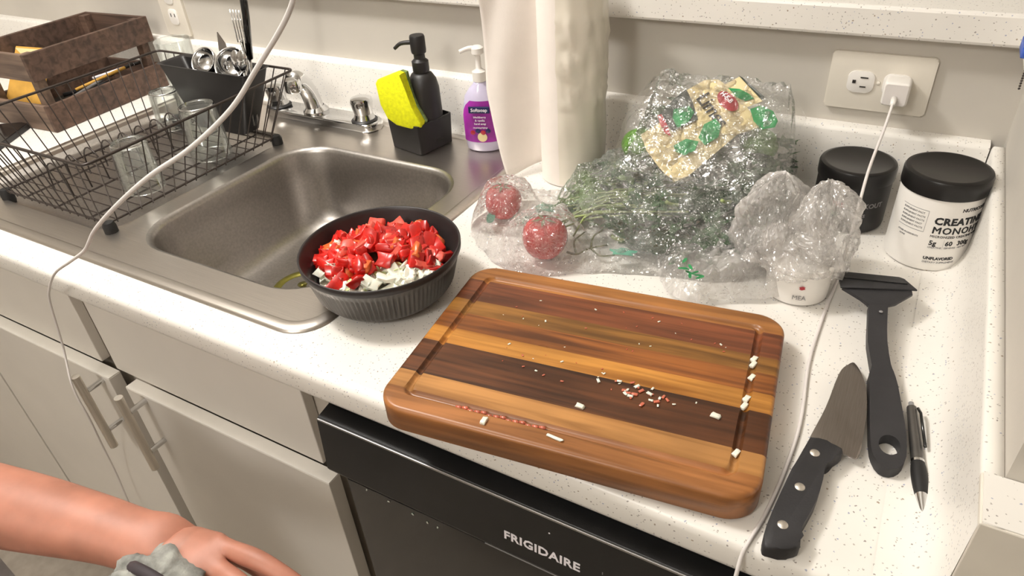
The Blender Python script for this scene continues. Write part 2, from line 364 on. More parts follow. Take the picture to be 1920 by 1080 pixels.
# ------------------------------------------------------------------ cabinets
cab = thing('sink_cabinet', 'beige sink base cabinet with false drawer panel and a bar handle beside the dishwasher', 'cabinet', (-.18, .03, FZ))
def carcass(x0, x1, t):
    obj('face_frame', B(x0, x1, .0355, .054, FZ + .1, -.0385), 'cab_frame', t)
    for xa, xb in ((x0, x0 + .015), (x1 - .015, x1)): obj('side_panel', B(xa, xb, .0545, .57, FZ + .1, -.0385), 'cab', t)
    obj('bottom_panel', B(x0 + .0155, x1 - .0155, .0545, .57, FZ + .1, FZ + .115), 'cab', t)
carcass(-.4375, .030, cab)
obj('toe_kick', B(-.4375, .030, .08, .57, FZ, FZ + .0995), 'cab_in', cab)
obj('drawer_front', B(-.425, -.014, .0205, .035, -.186, -.0395, bev=.0012), 'cab', cab)
def door(x0, x1, hx, cb):
    d = obj('door', B(x0, x1, .0005, .0202, FZ + .11, -.1885, bev=.001), 'cab', cb)
    obj('edge_band', B(x0 + .0005, x1 - .0005, .001, .0198, -.1884, -.1874), 'cab_edge', d)
    h = obj('handle', tube([(hx, -.030, -.165), (hx, -.030, -.31)], .006, 16), 'nickel', d, auto=40)
    for z in (-.197, -.278): obj('handle_post', tube([(hx, -.025, z), (hx, .0006, z)], .0042, 12), 'chrome', h, auto=40)
    return d
door(-.379, .012, -.338, cab)
cb2 = thing('left_cabinet', 'beige cabinet with a bar handle at the left end below the dish rack', 'cabinet', (-.62, .03, FZ))
carcass(-.88, -.438, cb2)
obj('toe_kick', B(-.88, -.438, .08, .57, FZ, FZ + .0995), 'cab_in', cb2)
obj('drawer_front', B(-.868, -.461, .0205, .035, -.186, -.0395, bev=.0012), 'cab', cb2)
door(-.838, -.418, -.437, cb2)
cb3 = thing('end_cabinet', 'beige cabinet at the far left edge of the frame, beyond the two handled doors', 'cabinet', (-1.1, .03, FZ))
carcass(-1.35, -.8805, cb3)
obj('toe_kick', B(-1.35, -.8805, .08, .57, FZ, FZ + .0995), 'cab_in', cb3)
obj('drawer_front', B(-1.33, -.893, .0205, .035, -.186, -.0395, bev=.0012), 'cab', cb3)
obj('door', B(-1.33, -.848, .0005, .0202, FZ + .11, -.1885, bev=.001), 'cab', cb3)

# ------------------------------------------------------------------ dishwasher
dw = thing('dishwasher', 'black built-in dishwasher under the speckled counter, below the cutting board', 'dishwasher', (.33, .03, FZ))
DX0, DX1 = .034, .632
obj('tub_body', B(DX0, DX1, .045, .56, FZ + .08, -.040), 'black', dw)
obj('top_trim', B(DX0, DX1, .016, .0449, -.056, -.041, bev=.001), 'black_panel', dw)
pts = [(.0448, -.0565), (.020, -.0565), (-.002, -.0605), (-.0045, -.0630), (-.010, -.136), (-.008, -.141), (.008, -.150), (.0448, -.150)]
bm = NB(); a = [bm.verts.new((DX0, y, z)) for y, z in pts]; b = [bm.verts.new((DX1, y, z)) for y, z in pts]
bm.faces.new(a); bm.faces.new(b[::-1])
for i in range(len(pts)): bm.faces.new((a[i], a[(i + 1) % len(pts)], b[(i + 1) % len(pts)], b[i]))
cp = obj('control_panel', bm, 'black_panel', dw)
def panel_pt(x, d): # d metres down the slanted face from its top
    t = d / .0742; return V((x, -.0045 - .0055 * t, -.064 - .074 * t))
TP = Matrix.Translation(V((0, -.0003, 0))) @ Matrix(((1, 0, 0, 0), (0, .074, -.997, 0), (0, .997, .074, 0), (0, 0, 0, 1)))
def on_panel(x, d): p = panel_pt(x, d) - V(dw.location); return Matrix.Translation(p) @ TP
text('logo_lettering', 'FRIGIDAIRE', .0155, 'white_p', cp, T=on_panel(.268, .053), bold=.0004, space=1.05)
o = obj('glint_strip', B(DX0 + .001, DX1 - .001, -.0052, -.0028, -.0634, -.0604, bev=.0007), 'edge_glint', cp)  # pale strip standing in for the light catching the black edge
for k in range(1): obj('indicator', lathe([(0, 0), (.0009, 0), (.0009, .0003), (0, .0003)], 10, panel_pt(.318, .018), ax=TP.to_3x3().to_4x4()), 'white_p', cp)
bm = NB(); box(bm, .372, .384, -.0075, -.0069, -.104, -.1032); box(bm, .372, .384, -.0075, -.0069, -.113, -.1122); box(bm, .372, .3728, -.0078, -.0069, -.113, -.1032); box(bm, .3832, .384, -.0078, -.0069, -.113, -.1032)
obj('button_outline', bm, 'grey_p', cp)
obj('button_groove', B(.245, .40, -.0105, -.0097, -.1395, -.1385), 'grey_p', cp)
obj('handle_pocket', B(DX0, DX1, .012, .0448, -.172, -.1505), 'black_panel', dw)
obj('door_panel', B(DX0, DX1, .010, .0448, FZ + .12, -.1725, bev=.003), 'black_gloss', dw)
obj('kick_plate', B(DX0, DX1, .07, .10, FZ, FZ + .0795), 'black', dw)
obj('side_filler', B(.0305, .0335, .022, .5, FZ, -.0385), 'cab_in', dw)

# ------------------------------------------------------------------ sink
sink = thing('sink', 'stainless steel drop-in sink with rounded bowl and drainboard in the speckled counter', 'sink', ((SX0 + SX1) / 2, .3, 0))
n = 8
def ring(x0, x1, y0, y1, r, z): return [(x, y, z) for x, y in rrect(x0, x1, y0, y1, r, n)]
def inset(d, r, z): return ring(SX0 + d, SX1 - d, SY0 + d, SY1 - d, r, z)
bm = loft([inset(0, .045, .0006), inset(.0008, .0445, .0026), inset(.003, .043, .0042), inset(.014, .036, .0050), inset(.0155, .035, .0046), inset(.018, .034, .0026)])
obj('rim', bm, 'steel', sink, smooth=True)
bx = (-.405, -.050, .098, .462)      # bowl opening
lx = (-.800, -.440, .098, .470)      # drainboard recess
def rr(b, d, r, z): return ring(b[0] + d, b[1] - d, b[2] + d, b[3] - d, max(r, .004), z)
bm = planar([(x, y) for x, y, z in inset(.018, .034, 0)], [[(x, y) for x, y, z in rr(bx, 0, .075, 0)][::-1], [(x, y) for x, y, z in rr(lx, 0, .04, 0)][::-1]], .0026)
obj('deck', bm, 'steel', sink)
bm = loft([rr(bx, 0, .075, .0026), rr(bx, .003, .073, .0018), rr(bx, .006, .071, -.001), rr(bx, .008, .070, -.006), rr(bx, .012, .068, -.05), rr(bx, .018, .066, -.105),
           rr(bx, .022, .064, -.122), rr(bx, .030, .060, -.134), rr(bx, .044, .050, -.141), rr(bx, .07, .035, -.144), rr(bx, .11, .02, -.146), rr(bx, .15, .01, -.147)], cap1=True)
obj('bowl', bm, 'steel_bowl', sink, smooth=True)
bm = loft([rr(lx, 0, .04, .0026), rr(lx, .002, .038, .002), rr(lx, .006, .036, -.004), rr(lx, .011, .032, -.0065), rr(lx, .02, .028, -.0075)], cap1=True)
obj('drainboard', bm, 'steel_bowl', sink, smooth=True)
dc = (-.262, .262, -.147)
dr = obj('drain', lathe([(.052, .0015), (.050, .0035), (.042, .004), (.038, .001), (.034, -.006), (.033, -.02), (0, -.02)], 32, dc), 'brass', sink, smooth=True)
obj('strainer', lathe([(.026, -.006), (.027, -.004), (.020, -.003), (.006, -.004), (.005, .006), (.008, .009), (0, .010)], 24, dc), 'brass', dr, smooth=True)

# ------------------------------------------------------------------ faucet
fa = thing('faucet', 'chrome two-handle faucet with short spout on the sink deck by the wall', 'faucet', (-.44, .555, .0026))
obj('base_plate', prism(rrect(-.575, -.305, .530, .578, .02, 5), .0027, .017, bev=.004), 'chrome', fa, auto=40)
for hx in (-.548, -.336):
    h = obj('handle', lathe([(0, .0165), (.020, .0165), (.021, .020), (.018, .026), (.0165, .030), (.018, .038), (.0205, .052), (.019, .058), (.012, .0605), (0, .061)], 14, (hx, .553, 0)), 'chrome', fa, auto=30)
    obj('handle_base', lathe([(.023, .0165), (.024, .0185), (.021, .0215), (.016, .022)], 24, (hx, .553, 0)), 'black', h, auto=40)
s = obj('spout', tube([(-.452, .553, .015), (-.452, .548, .045), (-.447, .535, .072), (-.436, .512, .094), (-.425, .49, .100)], [.017, .0135], 20, sm=5), 'chrome', fa, smooth=True)
obj('aerator', lathe([(.0, 0), (.0135, 0), (.015, .003), (.015, .016), (.0135, .021), (.008, .024), (0, .025)], 20, (-.424, .486, .082)), 'chrome', s, auto=40)
obj('spout_collar', lathe([(.024, .0165), (.024, .022), (.018, .028), (.016, .03)], 24, (-.452, .553, 0)), 'chrome', fa, auto=40)

# ------------------------------------------------------------------ wooden crate
cr = thing('wooden_crate', 'brown stained wooden slatted crate standing on the counter left of the dish rack', 'crate', (-.905, .312, .0005), R(4))
CW, CL, CH = .19, .278, .150     # -x width, y length, height
def slat(x0, x1, y0, y1, z0, z1, mm='crate', nm='slat'): return obj(nm, B(x0, x1, y0, y1, z0, z1, bev=.0012), mm, cr, w=False)
for z0, z1 in ((0, .051), (.098, .148)):
    slat(-.009, 0, 0, CL, z0, z1); slat(-CW, -CW + .009, 0, CL, z0, z1)
    slat(-CW + .0092, -.0092, .0005, .0095, z0, z1, 'crate_l'); slat(-CW + .0092, -.0092, CL - .0095, CL - .0005, z0, z1, 'crate')
for x in (-.0275, -CW + .0095):
    for y in (.0098, CL - .0278): slat(x, x + .018, y, y + .018, .003, .146, 'crate_l' if y < .1 else 'crate', 'corner_post')
slat(-CW + .0095, -.0095, .0098, CL - .0098, .0005, .0028, 'crate', 'bottom_board')
# things in the crate
pen_spec = [(-.03, .07, -.05, .20, .040, .052, .0035, 'grey_p', 'grey pen lying in the crate slot'), (-.05, .10, -.03, .23, .046, .060, .0032, 'yellow_env', 'yellow pencil lying in the wooden crate'),
            (-.10, .10, -.025, .21, .030, .040, .004, 'black_p', 'black marker lying in the wooden crate'), (-.06, .15, -.03, .25, .052, .058, .0028, 'white_p', 'white pen with its end in the crate slot')]
T4 = Matrix.Translation(cr.location) @ Matrix.Rotation(R(4), 4, 'Z')
for x0, y0, x1, y1, z0, z1, r, mm, lb in pen_spec:
    p0 = T4 @ V((x0, y0, z0)); p1 = T4 @ V((x1, y1, z1)); t = thing('pen', lb, 'pen', p0)
    dd = (p1 - p0); obj('barrel', tube([p0, p0 + dd * .85], r, 10), mm, t, smooth=True); obj('cap', tube([p0 + dd * .851, p1], r * 1.15, 10), 'slot' if mm != 'black_p' else 'grey_p', t, smooth=True)
t = thing('envelope', 'yellow paper envelope leaning inside the left end of the wooden crate', 'envelope', T4 @ V((-.118, .034, .035)), R(8))
obj('paper', B(-.055, .045, -.004, -.001, 0, .112, mat4=Matrix.Rotation(R(-38), 4, 'X')), 'yellow_env', t, w=False)
obj('flap', prism([(-.055, .108), (.045, .108), (-.005, .08)], 0, .0008, T=Matrix.Rotation(R(52), 4, 'X') @ Matrix.Translation((0, 0, .0045))), 'cream', t, w=False)
bk = thing('notebook', 'dark notebook lying on the bottom of the wooden crate', 'notebook', T4 @ V((-.09, .13, .0035)), R(9))
obj('cover', B(-.055, .055, -.09, .09, 0, .014, bev=.001), 'slot', bk, w=False); obj('pages', B(-.053, .0555, -.088, .0905, .002, .012), 'white_p', bk, w=False)
# phone on counter left
ph = thing('phone', 'black smartphone lying face up on the counter in front of the wooden crate', 'phone', (-.985, .235, .0006), R(32))
obj('body', prism(rrect(-.036, .036, -.075, .075, .01), 0, .0085, bev=.002), 'black', ph, w=False)
obj('screen', prism(rrect(-.033, .033, -.072, .072, .008), .0086, .0092), 'black_gloss', ph, w=False)

# ------------------------------------------------------------------ dish rack
rk = thing('dish_rack', 'black wire dish rack standing on the steel drainboard left of the sink bowl', 'dish rack', (-.565, .27, -.0075))
TZ = .130; BZ = .016
top = [(-.735, .075), (-.375, .075), (-.390, .465), (-.735, .465)]; bot = [(-.705, .105), (-.440, .105), (-.440, .435), (-.705, .435)]
def ringp(c, z, r, k=5):
    o = []; m = len(c)
    for i in range(m):
        p = V((*c[i], z)); a = V((*c[i - 1], z)); b = V((*c[(i + 1) % m], z)); pa = p + (a - p).normalized() * r; pb = p + (b - p).normalized() * r
        for j in range(k + 1): t = j / k; o.append(pa * (1 - t) ** 2 + p * 2 * t * (1 - t) + pb * t * t)
    return o
obj('top_rail', tube(ringp(top, TZ, .012), .0022, 8, closed=True), 'black_wire', rk, smooth=True)
obj('bottom_rail', tube(ringp(bot, BZ, .012), .0018, 8, closed=True), 'black_wire', rk, smooth=True)
mid = [tuple(b[i] + (t[i] - b[i]) * .52 for i in (0, 1)) for b, t in zip(bot, top)]
def L2(a, b, t): return V(((a[0] + (b[0] - a[0]) * t), (a[1] + (b[1] - a[1]) * t), 0))
for s, cnt in ((0, 13), (1, 16), (2, 13), (3, 16)):
    for k in range(cnt):
        t = (k + .7) / (cnt + .4); a = L2(top[s], top[(s + 1) % 4], t); b = L2(bot[s], bot[(s + 1) % 4], t); a.z = TZ; b.z = BZ - .004
        obj('wire', tube([a, b], .0010, 5), 'black_wire', rk)
for k in range(15):
    t = (k + .7) / 15.4; a = L2(bot[0], bot[3], t); b = L2(bot[1], bot[2], t); a.z = b.z = BZ - .001
    obj('wire', tube([a, b], .0010, 5), 'black_wire', rk)
for k in range(3):
    t = (k + .6) / 3.2; a = L2(bot[0], bot[1], t); b = L2(bot[3], bot[2], t); a.z = b.z = BZ - .0035
    obj('wire', tube([a, b], .0016, 5), 'black_wire', rk)
for k in range(9):      # plate loops
    y = .14 + k * .031; x = -.57
    obj('plate_loop', tube([(x - .055, y, BZ), (x - .05, y, BZ + .035), (x - .03, y, BZ + .05), (x - .01, y, BZ + .035), (x - .005, y, BZ)], .0013, 5, sm=3), 'black_wire', rk, smooth=True)
for (x, y) in bot: obj('foot', lathe([(0, -.0070), (.008, -.0070), (.0095, -.002), (.0095, .012), (.007, .018), (0, .019)], 14, (x, y, 0)), 'rubber', rk, auto=40)
# caddy of cutlery, hung on back right of the rack
cadd = thing('utensil_holder', 'tapered black utensil holder standing in the back right of the dish rack', 'holder', (-.54, .44, .02))
def crng(x0, x1, y0, y1, z, r=.008): return [(x, y, z) for x, y in rrect(x0, x1, y0, y1, r, 4)]
bm = loft([crng(-.612, -.487, .408, .447, .022), crng(-.652, -.437, .400, .456, .132), crng(-.655, -.434, .397, .459, .1335), crng(-.652, -.437, .400, .456, .1335), crng(-.648, -.441, .404, .452, .131), crng(-.609, -.490, .411, .444, .026)], cap0=True, cap1=True)
obj('body', bm, 'black', cadd, auto=50)
def ladle(x, y, z, r, lb, az, nm='ladle'):
    t = thing(nm, lb, nm, (x, y, z), 0, None); T = Matrix.Translation((x, y, z)) @ Matrix.Rotation(az, 4, 'Z') @ Matrix.Rotation(R(52), 4, 'X')
    pr = [(r * math.sin(a), -r * math.cos(a)) for a in [R(10 * i) for i in range(0, 10)]]
    bm = lathe([(0, -r)] + pr[1:] + [(r * .96, .001)] + [(p[0] * .94, p[1] * .94) for p in pr[1:-1][::-1]] + [(0, -r * .94)], 24); bmesh.ops.transform(bm, matrix=T, verts=bm.verts)
    obj('bowl', bm, 'chrome', t, smooth=True)
    p = T @ V((0, -r * .95, 0)); obj('handle', tube([p, V((x, y, z)) + V((0, .004, -.045)), V((x * .96 - .022, y + .002, .034))], .0028, 8), 'chrome', t, smooth=True)
ladle(-.560, .425, .140, .024, 'smaller chrome ladle at the left side of the utensil holder', R(10))
ladle(-.492, .425, .142, .029, 'larger chrome ladle in the middle of the utensil holder', R(20))
t = thing('fork', 'steel fork standing tines up at the right end of the utensil holder', 'fork', (-.452, .432, .03))
for k in range(4): obj('tine', tube([(-.463 + k * .0058, .43, .178), (-.462 + k * .0062 - .002, .432, .205), (-.464 + k * .0068 - .002, .434, .228)], .0011, 6), 'chrome', t, smooth=True)
obj('head', tube([(-.4545, .43, .155), (-.4545, .43, .168), (-.4545, .43, .180)], [.005, .011], 12, flat=.25), 'chrome', t, smooth=True)
obj('handle', tube([(-.4545, .43, .157), (-.470, .428, .09), (-.49, .43, .032)], .003, 8), 'chrome', t, smooth=True)
t = thing('turner', 'tall black handled utensil standing behind the fork in the utensil holder', 'utensil', (-.45, .44, .03))
obj('handle', tube([(-.458, .440, .150), (-.444, .443, .215), (-.432, .446, .30)], .0085, 12, flat=.7), 'black_gloss', t, smooth=True)
obj('shaft', tube([(-.458, .440, .151), (-.48, .435, .032)], .003, 8), 'chrome', t, smooth=True)
t = thing('paring_knife', 'small knife tip pointing up between the two ladles', 'knife', (-.528, .437, .03))
obj('blade', prism([(-.010, 0), (.010, 0), (.010, .05), (-.002, .068), (-.010, .04)], -.0008, .0008, T=Matrix.Translation((-.522, .443, .118)) @ Matrix.Rotation(PI / 2, 4, 'X')), 'blade', t)
obj('handle', tube([(-.522, .443, .117), (-.525, .435, .032)], .0055, 10), 'black', t, smooth=True)
for i, (x, y, lb) in enumerate(((-.490, .415, 'chrome spoon bowl leaning right of the larger ladle'), (-.47, .41, 'second small spoon in front of the fork'))):
    t = thing('spoon', lb, 'spoon', (x, y, .14)); bm = bmesh.new(); bmesh.ops.create_uvsphere(bm, u_segments=16, v_segments=10, radius=1)
    bmesh.ops.transform(bm, matrix=Matrix.Translation((x + .022, y + .005, .150 + .004 * i)) @ Matrix.Rotation(R(15 + 12 * i), 4, 'Y') @ Matrix.Diagonal((.011, .005, .019, 1)), verts=bm.verts)
    obj('bowl', bm, 'chrome', t, smooth=True); obj('handle', tube([(x + .018, y + .006, .133), (x - .01, y + .018, .034)], .0022, 6), 'chrome', t, smooth=True)
# glasses in the rack
def tumbler(x, y, z, r, h, lb, tilt=(0, 0), up=False):
    t = thing('drinking_glass', lb, 'glass', (x, y, z))
    pr = [(0, h), (r * .82, h), (r * .86, h * .96), (r, .002), (r * .985, 0), (r * .95, .002), (r * .81, h * .93), (0, h * .92)]
    if up: pr = [(p[0], h - p[1]) for p in pr]
    bm = lathe(pr, 32); bmesh.ops.transform(bm, matrix=Matrix.Rotation(R(tilt[0]), 4, 'X') @ Matrix.Rotation(R(tilt[1]), 4, 'Y'), verts=bm.verts)
    obj('cup', bm, 'glass', t, smooth=True, w=False)
    bm = lathe([(r * .80, .0), (r * .86, .0012), (r * .80, .0024)], 24, (0, 0, h - .0012 if not up else 0)); bmesh.ops.transform(bm, matrix=Matrix.Rotation(R(tilt[0]), 4, 'X') @ Matrix.Rotation(R(tilt[1]), 4, 'Y'), verts=bm.verts)
    obj('foot_ring', bm, 'chrome', t, smooth=True, w=False)
tumbler(-.480, .20, .020, .030, .075, 'clear drinking glass upside down in the front of the dish rack')
tumbler(-.480, .33, .020, .033, .085, 'clear drinking glass upside down in the dish rack in front of the utensil holder')
tumbler(-.655, .395, .020, .030, .065, 'clear short glass upside down in the back left of the dish rack')
tumbler(-.765, .52, .003, .034, .13, 'tall clear glass jar standing behind the dish rack beside the crate', up=True)

# ------------------------------------------------------------------ soap dispenser caddy
sd = thing('dispenser_caddy', 'black sink caddy with pump soap bottle and square sponge tray beside the faucet', 'soap dispenser', (-.194, .532, .0036), R(-12))
o = [(x, y) for x, y in rrect(-.038, .038, -.038, .038, .006, 4)]
bm = loft([[(x * .97, y * .97, 0) for x, y in o], [(x * .97, y * .97, .002) for x, y in o], [(x * 1.03, y * 1.03, .05) for x, y in o], [(x * .97, y * .97, .051) for x, y in o], [(x * .93, y * .93, .047) for x, y in o], [(x * .88, y * .88, .012) for x, y in o]], cap0=True, cap1=True)
obj('tray', bm, 'black', sd, auto=40, w=False)
def sq(r, z, cx=.014, cy=.006, k=.014): return [(x + cx, y + cy, z) for x, y in rrect(-r, r, -r * .95, r * .95, min(k, r * .95), 5)]
bm = loft([sq(.0235, .0125), sq(.0235, .02), sq(.0245, .098, k=.02), sq(.0225, .112, k=.021), sq(.017, .121, k=.017), sq(.0125, .1235, k=.0115)], cap0=True, cap1=True)
obj('bottle', bm, 'black', sd, smooth=True, w=False)
pu = obj('pump', lathe([(0, .123), (.0125, .123), (.0135, .126), (.0135, .141), (.011, .143), (.009, .145), (.009, .152), (.0115, .154), (.0122, .158), (.0122, .178), (.011, .181), (0, .1815)], 24, (.014, .006, 0)), 'black', sd, auto=35, w=False)
obj('nozzle', tube([(.008, .002, .170), (-.010, -.008, .168), (-.020, -.014, .160)], [.0036, .0028], 10, sm=4), 'black', pu, smooth=True, w=False)
sp = thing('sponge', 'bright yellow sponge leaning in the tray of the black soap caddy', 'sponge', (-.200, .5, .052))
oo = [(-.038, .070), (-.034, .076), (.002, .090), (.011, .088), (.014, .06), (.024, .035), (.038, .012), (.036, .004), (.018, .000), (-.008, .004), (-.024, .014), (-.034, .036)]
T = Matrix.Translation((-.199, .500, .047)) @ Matrix.Rotation(R(8), 4, 'Z') @ Matrix.Rotation(PI / 2 - R(4), 4, 'X')
obj('foam', prism(oo, 0, .016, bev=.003, T=T), 'sponge', sp, auto=50)
obj('scour_pad', prism([(x * .98 + .002, y) for x, y in oo], -.006, -.0003, bev=.001, T=T), 'scour', sp, auto=50)

# ------------------------------------------------------------------ hand soap bottle
hb = thing('soap_bottle', 'clear lilac pump soap bottle with purple label partly behind the paper towel', 'soap bottle', (-.084, .557, .0036), R(20))
def el(rx, ry, z): return [(rx * math.cos(2 * PI * i / 32), ry * math.sin(2 * PI * i / 32), z) for i in range(32)]
bm = loft([el(.027, .017, 0), el(.030, .020, .003), el(.0315, .021, .03), el(.031, .0205, .07), el(.0265, .019, .09), el(.018, .015, .102), el(.011, .011, .109), el(.0095, .0095, .113)], cap0=True, cap1=True)
obj('bottle', bm, 'lilac', hb, smooth=True, w=False)
bm = NB(); rows = []
for j in range(9):
    z = .018 + j * .0085; half = 1.18 * (1 - (max(0, j - 5) / 3.6) ** 2.2 * .75); rx = .0325 if j < 6 else .0325 - (j - 5) * .0013
    rows.append([bm.verts.new((rx * math.sin(half * (i / 10 - 1)), -(rx * .68) * math.cos(half * (i / 10 - 1)), z)) for i in range(21)])
for a, b in zip(rows, rows[1:]):
    for i in range(20): bm.faces.new((a[i], a[i + 1], b[i + 1], b[i]))
lb = obj('label', bm, 'purple', hb, smooth=True, w=False)
obj('name_band', B(-.017, .017, -.0242, -.0228, .068, .079, bev=.001), 'navy', lb, w=False)
def flatT(x, y, z): return Matrix.Translation((x, y, z)) @ Matrix.Rotation(PI / 2, 4, 'X')
text('name_lettering', 'Softsoap', .0078, 'white_p', lb, T=flatT(0, -.0243, .0708), align='CENTER', bold=.0001)
for i, (s_, z_) in enumerate((('blackberry', .060), ('& vanilla', .0545), ('hand soap', .049), ('moisturizing', .0425))): text('small_lettering', s_, .0048, 'white_p', lb, T=flatT(0, -.0238, z_), align='CENTER')
obj('fruit_print', lathe([(0, 0), (.008, 0), (0, .0004)], 14, (.002, -.0238, .028), ax=Matrix.Rotation(PI / 2, 4, 'X')), 'cream', lb, w=False)
for k in range(4): obj('berry_print', lathe([(0, 0), (.004, 0), (0, .0004)], 10, (-.013 + k * .0085, -.0242, .036 + .003 * (k % 2)), ax=Matrix.Rotation(PI / 2, 4, 'X')), 'navy' if k % 2 else 'red_p', lb, w=False)
pm = obj('pump', lathe([(.0, .113), (.0105, .113), (.011, .128), (.006, .131), (.0045, .133), (.0045, .152), (.010, .156), (.010, .164), (.006, .167), (0, .167)], 20), 'white_pl', hb, auto=40, w=False)
obj('nozzle', tube([(0, 0, .162), (-.012, -.004, .164), (-.026, -.008, .160)], [.0045, .003], 10, sm=3), 'white_pl', pm, smooth=True, w=False)

# ------------------------------------------------------------------ paper towel roll
pt = thing('paper_towel_roll', 'white paper towel roll standing upright against the wall behind the sink corner', 'paper towel', (.090, .527, .0006))
rr_ = .046; bm = NB(); prev = None; NN = 72; H = .285
obj('roll', lathe([(.019, .001), (rr_, .001), (rr_ + .0003, .01), (rr_, H), (.019, H), (.019, .001)], 64), 'paper', pt, auto=40, w=False)
# loose hanging sheet, leaving the left side of the roll
nx, nz = 18, 24; g = []
for j in range(nz + 1):
    z = .004 + (H - .004) * j / nz; row = []
    wdt = .034 + .034 * min(1, (z / .13)) ** .8 + .006 * (z / H)
    for i in range(nx + 1):
        s_ = i / nx; a0 = R(185)
        x = rr_ * math.cos(a0) - wdt * s_ + .001; y = rr_ * math.sin(a0) - .030 * s_ - .014 * s_ * s_ + .010 * math.sin(s_ * 5 + z * 14) * s_
        row.append(bm.verts.new((x, y, max(z + .014 * (1 - s_) * (1 - z / H), .002))))
    g.append(row)
for a, b in zip(g, g[1:]):
    for i in range(nx): bm.faces.new((a[i], a[i + 1], b[i + 1], b[i]))
sh = obj('loose_sheet', bm, 'paper', pt, smooth=True, w=False); md = sh.modifiers.new('thick', 'SOLIDIFY'); md.thickness = .0008
bm = NB(); g = []
for j in range(40):
    z = .006 + (H - .01) * j / 39; row = []
    for i in range(30):
        a = R(-88 + 130 * i / 29); q = noise.noise(V((a * 3, z * 20, 1))) * .002 + (abs(noise.noise(V((a * 3, z * 45 + a * 3, 5)))) * .006 if .12 < z < .24 else 0)
        row.append(bm.verts.new(((rr_ + .0032 + q) * math.cos(a), (rr_ + .0032 + q) * math.sin(a), z)))
    g.append(row)
for a, b in zip(g, g[1:]):
    for i in range(29): bm.faces.new((a[i], a[i + 1], b[i + 1], b[i]))
obj('plastic_wrapper', bm, 'wrap', pt, smooth=True, w=False)

# ------------------------------------------------------------------ outlet, charger, cables
ou = thing('wall_outlet', 'horizontal ivory duplex outlet plate on the wall under the bar ledge', 'outlet', (.473, WY, .157))
obj('plate', prism(rrect(-.059, .059, -.036, .036, .004), 0, .006, bev=.002, T=Matrix.Rotation(PI / 2, 4, 'X')), 'ivory', ou, auto=40, w=False)
for cx in (-.0205, .0205):
    rc = obj('receptacle', prism(rrect(-.0155, .0155, -.0135, .0135, .008), .0058, .0078, bev=.0008, T=Matrix.Translation((cx, 0, 0)) @ Matrix.Rotation(PI / 2, 4, 'X')), 'white_pl', ou, auto=40, w=False)
    if cx < 0:
        for (a, b_, c_, d_) in ((-.001, .008, .005, .0065), (0, .007, -.0065, -.005), (-.0095, -.0055, -.002, .002)): obj('slot', B(cx + a, cx + b_, -.0086, -.0079, c_, d_), 'slot', rc, w=False)
obj('screw', lathe([(0, 0), (.0028, 0), (.002, .001), (0, .0012)], 14, (0, -.006, 0), ax=Matrix.Rotation(PI / 2, 4, 'X')), 'ivory', ou, smooth=True, w=False)
oc = thing('wall_outlet', 'upright outlet plate on the wall behind the wooden crate', 'outlet', (-.868, WY, .165))
obj('plate', prism(rrect(-.036, .036, -.058, .058, .004), 0, .006, bev=.002, T=Matrix.Rotation(PI / 2, 4, 'X')), 'ivory', oc, auto=40, w=False)
for cz in (-.0205, .0205):
    rc = obj('receptacle', prism(rrect(-.0135, .0135, -.0155, .0155, .008), .0058, .0078, bev=.0008, T=Matrix.Translation((0, 0, cz)) @ Matrix.Rotation(PI / 2, 4, 'X')), 'white_pl', oc, auto=40, w=False)
    for a in (-.0065, .0050): obj('slot', B(a, a + .0015, -.0086, -.0079, cz, cz + .007), 'slot', rc, w=False)
ch = thing('phone_charger', 'white square phone charger plugged into the right socket of the wall outlet', 'charger', (.4955, WY - .0085, .155))
obj('body', B(-.0145, .0145, -.028, 0, -.0145, .0145, bev=.004, seg=4), 'white_pl', ch, auto=50, w=False)
obj('face_rim', prism(rrect(-.0125, .0125, -.0125, .0125, .003), 0, .0005, T=Matrix.Translation((0, -.0281, 0)) @ Matrix.Rotation(PI / 2, 4, 'X')), 'cable', ch, w=False)
rc = thing('charging_cable', 'white charging cable running from the wall charger past the jars over the counter edge', 'cable', (.4955, .58, .150))
obj('plug', tube([(.4955, .5825, .151), (.4955, .568, .148)], [.0036, .003], 12), 'white_pl', rc, smooth=True)
obj('cord', tube([(.4955, .570, .1485), (.494, .540, .128), (.4915, .50, .112), (.4905, .462, .1), (.491, .425, .072), (.4905, .405, .034), (.4895, .388, .007), (.4885, .37, .0024), (.487, .307, .0022), (.488, .232, .0022), (.4965, .148, .0022), (.496, .085, .0022), (.492, .035, .0022), (.487, .006, .0020), (.4845, -.0035, -.008), (.484, -.013, -.035), (.482, -.02, -.12), (.478, -.022, -.3)], .0017, 8, sm=6), 'cable', rc, smooth=True)
lc = thing('hanging_cable', 'white cable arcing in the air over the dish rack and down past the cabinet handles', 'cable', (-.394, -.02, 0))
obj('cord', tube([(.232, -.064, .43), (.217, -.068, .405), (.205, -.072, .386), (.18, -.079, .359), (.161, -.090, .336), (.133, -.106, .313), (.105, -.121, .296), (.060, -.124, .268), (.0, -.118, .230), (-.072, -.100, .183), (-.19, -.066, .12), (-.31, -.038, .055), (-.394, -.020, -.003), (-.424, -.017, -.038), (-.446, -.022, -.12), (-.436, -.040, -.177), (-.438, -.041, -.245), (-.480, -.03, -.330), (-.520, -.02, -.43), (-.543, -.02, -.548), (-.55, -.02, -.70)], .0016, 8, sm=6), 'cable', lc, smooth=True)

